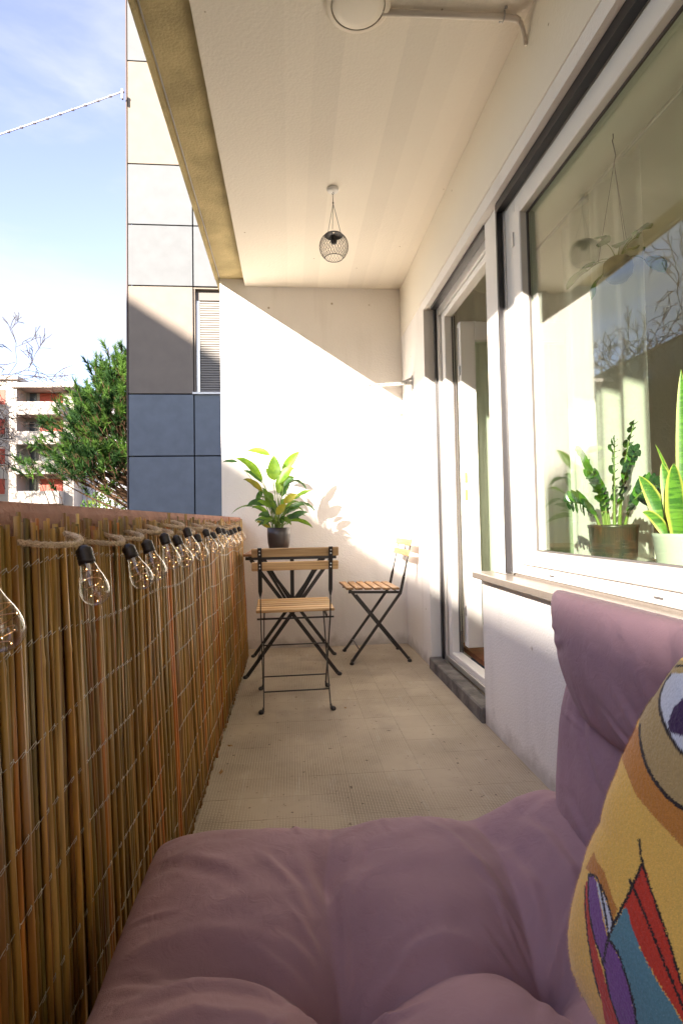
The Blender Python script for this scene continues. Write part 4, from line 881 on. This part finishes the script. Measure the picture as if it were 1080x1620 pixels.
for i_, L in enumerate(LN): colr[dline(jx, jy, L) < (.0019 if i_ < 2 else .0013)] = COLS['line']
colr *= (1+rs_.normal(0, .07, Ux.shape))[..., None]
pro = np.sqrt(np.clip(1-rho**2.6, 0, 1)); hgt = .050*pro+.003*np.sin(Ux*34+1)*np.cos(Uy*29)*pro
base = np.array(FC); rV, uV, nV = (np.array(v) for v in (FR, FU, FN))
def P3(hh): return base+Ux[..., None]*rV+Uy[..., None]*uV+hh[..., None]*nV
fr3 = P3(hgt).reshape(-1, 3); N_ = (n+1)**2
idx = np.arange(N_).reshape(n+1, n+1)
quads = np.stack([idx[:-1, :-1], idx[:-1, 1:], idx[1:, 1:], idx[1:, :-1]], -1).reshape(-1, 4)
me = bpy.data.meshes.new('felt_front'); me.from_pydata(fr3.tolist(), [], quads.tolist()); me.polygons.foreach_set('use_smooth', [True]*len(quads))
ca = me.color_attributes.new('felt_colour', 'FLOAT_COLOR', 'POINT'); ca.data.foreach_set('color', np.concatenate([colr, np.ones(Ux.shape+(1,))], -1).ravel())
felt_m = mat('wool_felt', (.6, .4, .1), .95, .1, bump=.22, bscale=300, sheen=.3)
na = felt_m.node_tree.nodes.new('ShaderNodeAttribute'); na.attribute_name = 'felt_colour'; felt_m.node_tree.links.new(na.outputs['Color'], felt_m.node_tree.nodes['Principled BSDF'].inputs['Base Color'])
me.materials.append(felt_m); me.update()
fp = thing('felt_pillow', 'plump mustard felt pillow with black outlined colourful shapes leaning on the mauve cushion', 'pillow')
link(me, 'felt_front', fp)
st_ = 11; sub = idx[::st_, ::st_]; Bk = P3(-.022*pro)[::st_, ::st_]; nn = Bk.shape[0]
b = MB(); ii = lambda a_, c_: a_*nn+c_
b.add(Bk.reshape(-1, 3).tolist(), [(ii(a_, c_), ii(a_+1, c_), ii(a_+1, c_+1), ii(a_, c_+1)) for a_ in range(nn-1) for c_ in range(nn-1)])
b.build('felt_back', mat('mustard_felt', COLS['must'], .95, .1, bump=.6, bscale=260), fp, True)
hair = MB(); hc = []
flatp = fr3.reshape(n+1, n+1, 3)
for k in range(26000):
    i_ = random.randrange(2, n-2); j_ = random.randrange(0, n)
    if random.random() < .25: j_ = random.randrange(0, 6)
    if Ux[i_, j_] > -.05: continue
    p = Vector(flatp[i_, j_]); d = (FN*(pro[i_, j_]*.8+.1)+FR*(Ux[i_, j_]*3)+FU*(Uy[i_, j_]*3)).normalized()
    d = (d*.7+Vector([random.uniform(-1, 1) for _ in range(3)])*.8).normalized(); L = random.uniform(.0012, .0038); s = d.cross(Vector((.3, .2, .9))).normalized()*.00016
    hair.add([p-s, p+s, p+d*L], [(0, 1, 2)]); hc += [tuple(np.clip(colr[i_, j_]*1.15, 0, 1))+(1,)]*3
o = stuff(hair.build('felt_fuzz', felt_m, fp)); ca = o.data.color_attributes.new('felt_colour', 'FLOAT_COLOR', 'POINT'); ca.data.foreach_set('color', np.array(hc).ravel())

# ------------------------------------------------------------------ next-door clad building
ground = struct(MB().box((-400, -300, -5.2), (400, 700, -5.0)).build('ground', mat('ground_grass_and_dirt', (.09, .10, .05), .95, .1, col2=(.16, .13, .09), vscale=.3)))
YB = 8.0
cb = thing('clad_building', 'next-door building clad in beige, pale grey and blue grey panels', 'building')
MB().box((-2.29, YB+.20, -5), (6, YB+9, 12)).build('core', mat('dark_joint', (.03, .03, .032), .9), cb)
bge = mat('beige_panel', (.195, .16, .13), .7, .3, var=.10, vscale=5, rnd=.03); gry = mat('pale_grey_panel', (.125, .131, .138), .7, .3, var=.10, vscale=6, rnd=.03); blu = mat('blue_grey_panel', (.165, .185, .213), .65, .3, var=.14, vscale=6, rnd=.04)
rows = [(10.6, 12.0, bge), (9.1, 10.6, bge), (7.714, 9.1, gry), (6.166, 7.714, bge), (5.265, 6.166, gry), (4.362, 5.265, gry), (2.779, 4.362, bge), (1.879, 2.779, blu), (1.0, 1.879, blu), (.1, 1.0, blu), (-.8, .1, blu), (-1.7, -.8, blu), (-2.6, -1.7, blu)]
cols_ = [(-2.30, -1.372), (-1.372, -.86), (-.86, .1), (.1, 1.1), (1.1, 2.1)]
for z0, z1, mt in rows:
    for x0, x1 in cols_:
        if abs(z0-2.779) < .01 and x0 > -1.4 and x0 < -1: continue
        if x0 > -.9 and (z0 > 8 or z0 < .9): continue
        b = MB(); b.box((x0+.009, YB, z0+.009), (x1-.009, YB+.028, z1-.009), bev=.002)
        for rx in (x0+.06, x1-.06):
            for rz_ in (z0+.06, (z0+z1)/2, z1-.06): b.lathe([(.0, -.004), (.010, -.003), (.012, 0)], (rx, YB-.0002, rz_), 8, 1, Matrix.Rotation(PI/2, 3, 'X'))
        b.build('panel', [mt, frame_dim], cb)
MB().box((-2.318, YB-.004, -5), (-2.302, YB+.2, 12)).build('corner_profile', mat('brown_profile', (.10, .07, .06), .6), cb)
# window recess with roller blind
wr = MB(); wr.box((-1.372, YB+.03, 2.779), (-1.352, YB+.199, 4.362)); wr.box((-1.3515, YB+.03, 2.779), (-.86, YB+.199, 2.80)); wr.box((-1.3515, YB+.03, 4.342), (-.86, YB+.199, 4.362)); wr.build('reveal', bge, cb)
MB().box((-1.39, YB-.03, 2.775), (-.85, YB+.0295, 2.803)).build('window_ledge', frame_m, cb)
dk = mat('blind_box', (.16, .14, .13), .7); MB().box((-1.3515, YB+.10, 4.20), (-.861, YB+.198, 4.3415)).build('blind_box', dk, cb)
sl = mat('blind_slat', (.24, .22, .20), .55)
for k in range(39):
    z_ = 2.802+k*.0358; b = MB(); b.box((-1.30, YB+.12, z_), (-.862, YB+.142, z_+.029), bev=.007); b.build('blind_slat', sl, cb)
MB().box((-1.351, YB+.11, 2.8005), (-1.302, YB+.16, 4.199)).build('blind_rail', alum_m, cb)
# garland cable
gd = thing('cable_with_beads', 'long pale cable with small dark beads strung across the sky to the clad building', 'cable')
A_, B_ = Vector((-9.0, 7.6, 4.45)), Vector((-2.33, 7.9, 7.16)); P = arc(A_, B_, (0, 0, -.25), 40)
MB().tube(P, .010, 6).build('cable', mat('pale_cable', (.62, .58, .55), .6), gd, True)
bdm = MB().lathe([(.0, -.028), (.019, -.014), (.019, .014), (.0, .028)], n=6, R=Matrix.Rotation(PI/2, 3, 'Y')).mesh('bead', mat('dark_bead', (.22, .19, .22), .6))
for k in range(2, 40): link(bdm, 'bead', gd, P[k])
MB().box((-2.345, 7.88, 7.05), (-2.325, 7.92, 7.19)).build('wall_hook', steel_m, gd)

# ------------------------------------------------------------------ far apartment block
FB = thing('apartment_block', 'pale apartment block with balconies and red shutters behind the pine', 'building')
fwh = mat('pale_render', (.44, .39, .35), .85, .2, var=.08, vscale=.5); fsh = mat('recess_render', (.36, .32, .29), .85, .2); red = mat('red_shutter', (.36, .07, .045), .6); dgl = mat('dark_glass', (.06, .07, .08), .2, .5)
Y5 = 50
MB().box((-42, Y5, -5), (-23.9, Y5+12, 13.9)).build('wall', fwh, FB)
MB().box((-23.9, Y5+1.8, -5), (-19.4, Y5+12, 13.2)).build('recess_wall', fsh, FB)
MB().box((-20.3, Y5+.9, -5), (-19.4, Y5+1.79, 12.9)).build('side_pier', fwh, FB)
MB().box((-19.39, Y5+3, -5), (-12, Y5+12, 12.0)).build('rear_wing', mat('lilac_render', (.52, .50, .54), .85, .2), FB)
MB().box((-24.3, Y5-.3, 13.21), (-18.9, Y5+12.2, 13.62)).build('roof_slab', fwh, FB)
MB().box((-42.2, Y5-.3, 13.91), (-23.7, Y5+12.2, 14.25)).build('roof', fwh, FB)
for k in range(7):
    zf = 10.95-2.62*k
    if zf < -4: continue
    b = MB(); b.box((-23.88, Y5-.3, zf-.15), (-20.2, Y5+1.79, zf+.05)); b.box((-23.88, Y5-.3, zf+.051), (-20.2, Y5-.18, zf+.98)); b.box((-20.32, Y5-.179, zf+.051), (-20.2, Y5+.89, zf+.98)); b.build('balcony', fwh, FB)
    w_ = MB(); w_.box((-22.7, Y5+1.74, zf+.9), (-20.7, Y5+1.79, zf+2.2)); w = w_.build('shutter', red if k in (0, 3, 4, 5) or k == 1 else dgl, FB)
    w_ = MB(); w_.box((-23.6, Y5+1.74, zf+.1), (-23.0, Y5+1.79, zf+2.2)); w_.build('balcony_door', dgl, FB)
    for xx in (-26.4, -30.5, -34.5):
        w_ = MB(); w_.box((xx, Y5-.06, zf+.75), (xx+1.55, Y5-.001, zf+2.1)); w_.build('shutter', red, FB)
        w_ = MB(); w_.box((xx-.06, Y5-.13, zf+.66), (xx+1.61, Y5-.001, zf+.745)); w_.build('window_sill', fwh, FB)

# ------------------------------------------------------------------ trees
bark = mat('bare_bark', (.085, .062, .052), .95, .1, var=.4, vscale=4); bark2 = mat('pine_bark', (.13, .075, .045), .95, .1, var=.4, vscale=6)
needle = mat('pine_needles', (.034, .082, .018), .7, .2, col2=(.015, .045, .013), vscale=1.3, trans=.35)
needle2 = mat('pine_needles_pale', (.095, .185, .026), .7, .2, col2=(.05, .11, .02), vscale=1.3, trans=.35)
def bare_tree(name, label, loc, h0, seed, spread=.62, rad=.13, depth=6, L0=1.7, thin=.0085):
    rr = random.Random(seed); t = thing(name, label, 'tree', loc); tr = MB(); lim = MB(); tw = MB()
    def grow(p, d, L, r, k):
        n_ = 5; pts = [p]; rs = [r]; q = p.copy(); dd = d.copy()
        for i_ in range(n_):
            dd = (dd+Vector([rr.uniform(-.16, .16) for _ in range(3)])+Vector((0, 0, .05 if k < 3 else -.02))).normalized(); q = q+dd*(L/n_); pts.append(q.copy()); rs.append(r*(1-.09*(i_+1)))
        rs = [max(x_, thin) for x_ in rs]
        (tr if k == 0 else lim if k < 4 else tw).tube(pts, rs, 8 if k < 2 else 5 if k < 4 else 3, False)
        if k >= depth: return
        nb = 3 if k < 2 else rr.choice((2, 3, 3)) if k < 4 else rr.choice((2, 3))
        for b_ in range(nb):
            i_ = 5 if b_ == 0 else rr.randint(2, 5); ax = Vector([rr.gauss(0, 1) for _ in range(3)]).cross(dd).normalized()
            nd = (Matrix.Rotation(rr.uniform(.35, spread+.35), 3, ax) @ dd).normalized(); nd = (nd+Vector((0, 0, .10))).normalized()
            grow(pts[i_], nd, L*rr.uniform(.62, .84), rs[i_]*rr.uniform(.55, .75), k+1)
    grow(Vector((0, 0, 0)), Vector((0, 0, 1)), h0, rad, 0)
    tr.build('trunk', bark, t, True); lim.build('limbs', bark, t, True); stuff(tw.build('twigs', bark, t)); return t
bare_tree('bare_tree', 'leafless tree with fine twigs at the left edge of the view', (-10.6, 17.5, -5), 5.4, 11, .7, .22, 8, 1.7, .022).scale = (.56, .56, .57)
bare_tree('bare_tree', 'leafless tree left of the frame, seen only mirrored in the window glass', (-24.0, 33.5, -5), 6.0, 5, .62, .3, 8, 1.7, .022).scale = (.95, .95, 1.05)
bare_tree('bare_tree', 'tall leafless tree outside the frame, mirrored near the window edge', (-27.0, 37.5, -5), 6.4, 23, .62, .3, 8, 1.7, .022).scale = (1.0, 1.0, 1.15)
def pine(loc, label):
    t = thing('pine_tree', label, 'tree', loc); rr = random.Random(4)
    tb_ = MB(); tb_.tube([(0, 0, 0), (.1, 0, 3), (-.1, .1, 5.5), (.15, 0, 8.5), (.1, 0, 11.6)], [.28, .24, .2, .13, .04], 10, False); tb_.build('trunk', bark2, t, True)
    br_ = MB(); n1 = MB(); n2 = MB()
    for k in range(300):
        zz_ = rr.uniform(7.2, 12.7); f = (zz_-5.9)/6.7; R0 = 4.0*math.sin(PI*min(1, .22+.72*f))**.8*(1-.35*f)
        an = rr.uniform(0, 2*PI); R1 = R0*rr.uniform(.45, 1.0); c = Vector((R1*math.cos(an), R1*math.sin(an)*.9, zz_+.25*R1-.3))
        s = Vector((0, 0, zz_-1.0 if zz_ < 11 else 10.6)); br_.tube(arc(s, c, (0, 0, -.3), 6), [.055, .05, .04, .03, .02, .012], 4, False)
        for q in range(6):
            cc = c+Vector((rr.gauss(0, .42), rr.gauss(0, .42), rr.gauss(0, .22))); ax = (Vector((cc.x*.20, cc.y*.20, .80))+Vector([rr.gauss(0, .22) for _ in range(3)])).normalized(); Lc = rr.uniform(.25, .5)
            br_.tube([cc-ax*.3, cc+ax*Lc*.8], .012, 3, False)
            tgt = n2 if rr.random() < .25+.4*f else n1  # pale needles are likelier higher in the crown
            for m_i in range(46):
                t_ = rr.random(); p = cc+ax*Lc*t_; d = (ax*1.0+Vector([rr.gauss(0, .55) for _ in range(3)])).normalized(); L = rr.uniform(.20, .34); sd_ = d.cross(Vector([rr.gauss(0, 1) for _ in range(3)]))  .normalized()*.020
                tgt.add([p-sd_, p+sd_, p+d*L], [(0, 1, 2)])
    br_.build('branches', bark2, t, True); stuff(n1.build('needles', needle, t)); stuff(n2.build('pale_needles', needle2, t)); return t
pine((-5.9, 22.5, -5), 'dense green umbrella pine beside the clad building')
def shrub(name, label, loc, R0, hh, seed, mt, n_=1500, ls=.09, vr=.45):
    rr = random.Random(seed); t = thing(name, label, 'shrub', loc); s_m = MB(); lf = MB()
    for k in range(26):
        d = Vector((rr.gauss(0, .5), rr.gauss(0, .5), 1)).normalized(); P = arc((0, 0, 0), d*hh*rr.uniform(.6, 1), (0, 0, .1), 5); s_m.tube(P, [.04, .03, .025, .018, .01], 4, False)
    for k in range(n_):
        d = Vector([rr.gauss(0, 1) for _ in range(3)]).normalized()*rr.uniform(.35, 1)**.6; p = Vector((d.x*R0, d.y*R0, hh*.62+d.z*hh*vr)); a_ = Vector([rr.gauss(0, 1) for _ in range(3)]).normalized()*ls; b_ = a_.cross(Vector([rr.gauss(0, 1) for _ in range(3)])).normalized()*ls*.5
        lf.add([p-a_, p+b_, p+a_, p-b_], [(0, 1, 2, 3)])
    s_m.build('stems', bark, t, True); stuff(lf.build('foliage', mt, t)); return t
lf1 = mat('shrub_leaf', (.10, .19, .03), .6, .3, col2=(.05, .11, .02), vscale=2, trans=.3); lf2 = mat('pale_shrub_leaf', (.22, .27, .05), .6, .3, col2=(.12, .18, .03), vscale=2, trans=.35)
shrub('round_shrub', 'small dark green shrub top showing just above the parapet', (-9.6, 28, -5), 1.2, 7.1, 3, lf1, 2600, .10)
shrub('slender_tree', 'loose pale leaved tree beneath the pine by the clad building', (-7.6, 24.0, -5), .95, 11.0, 9, lf2, 520, .09, .13)

# ------------------------------------------------------------------ the blocks across the street (they cast the evening shade)
def block(label, x0, x1, y0, y1, z1, m_w):
    t = thing('street_block', label, 'building', ((x0+x1)/2, (y0+y1)/2, -5)); cx, cy = (x0+x1)/2, (y0+y1)/2
    MB().box((x0-cx, y0-cy, 0), (x1-cx, y1-cy, z1+4.9)).build('wall', m_w, t); MB().box((x0-cx-.2, y0-cy-.0, z1+4.901), (x1-cx+.2, y1-cy, z1+5)).build('roof', fwh, t)
    b = MB()
    yy = y0+1
    while yy < y1-1.6:
        for zf in range(int((z1+4)//3)):
            b.box((x1-cx+.001, yy-cy, 1+zf*3), (x1-cx+.04, yy-cy+1.3, 2.5+zf*3))
        yy += 3.1
    b.build('window', dgl, t)
block('plain grey block across the street behind the camera, lower roof', -24, -13.3, -48, -14.7, 9.68, fsh)
block('plain grey block across the street, taller roof, left of the camera', -24, -13.3, -14.69, -3.5, 11.25, fsh)
block('dim grey block across the street, seen only mirrored in the window', -50, -33, 36.0, 62.0, 17.0, mat('weathered_render', (.20, .19, .18), .9, .2))
print('objects', len(bpy.data.objects), 'tris', sum(len(m.loops)-2*len(m.polygons) for m in bpy.data.meshes))
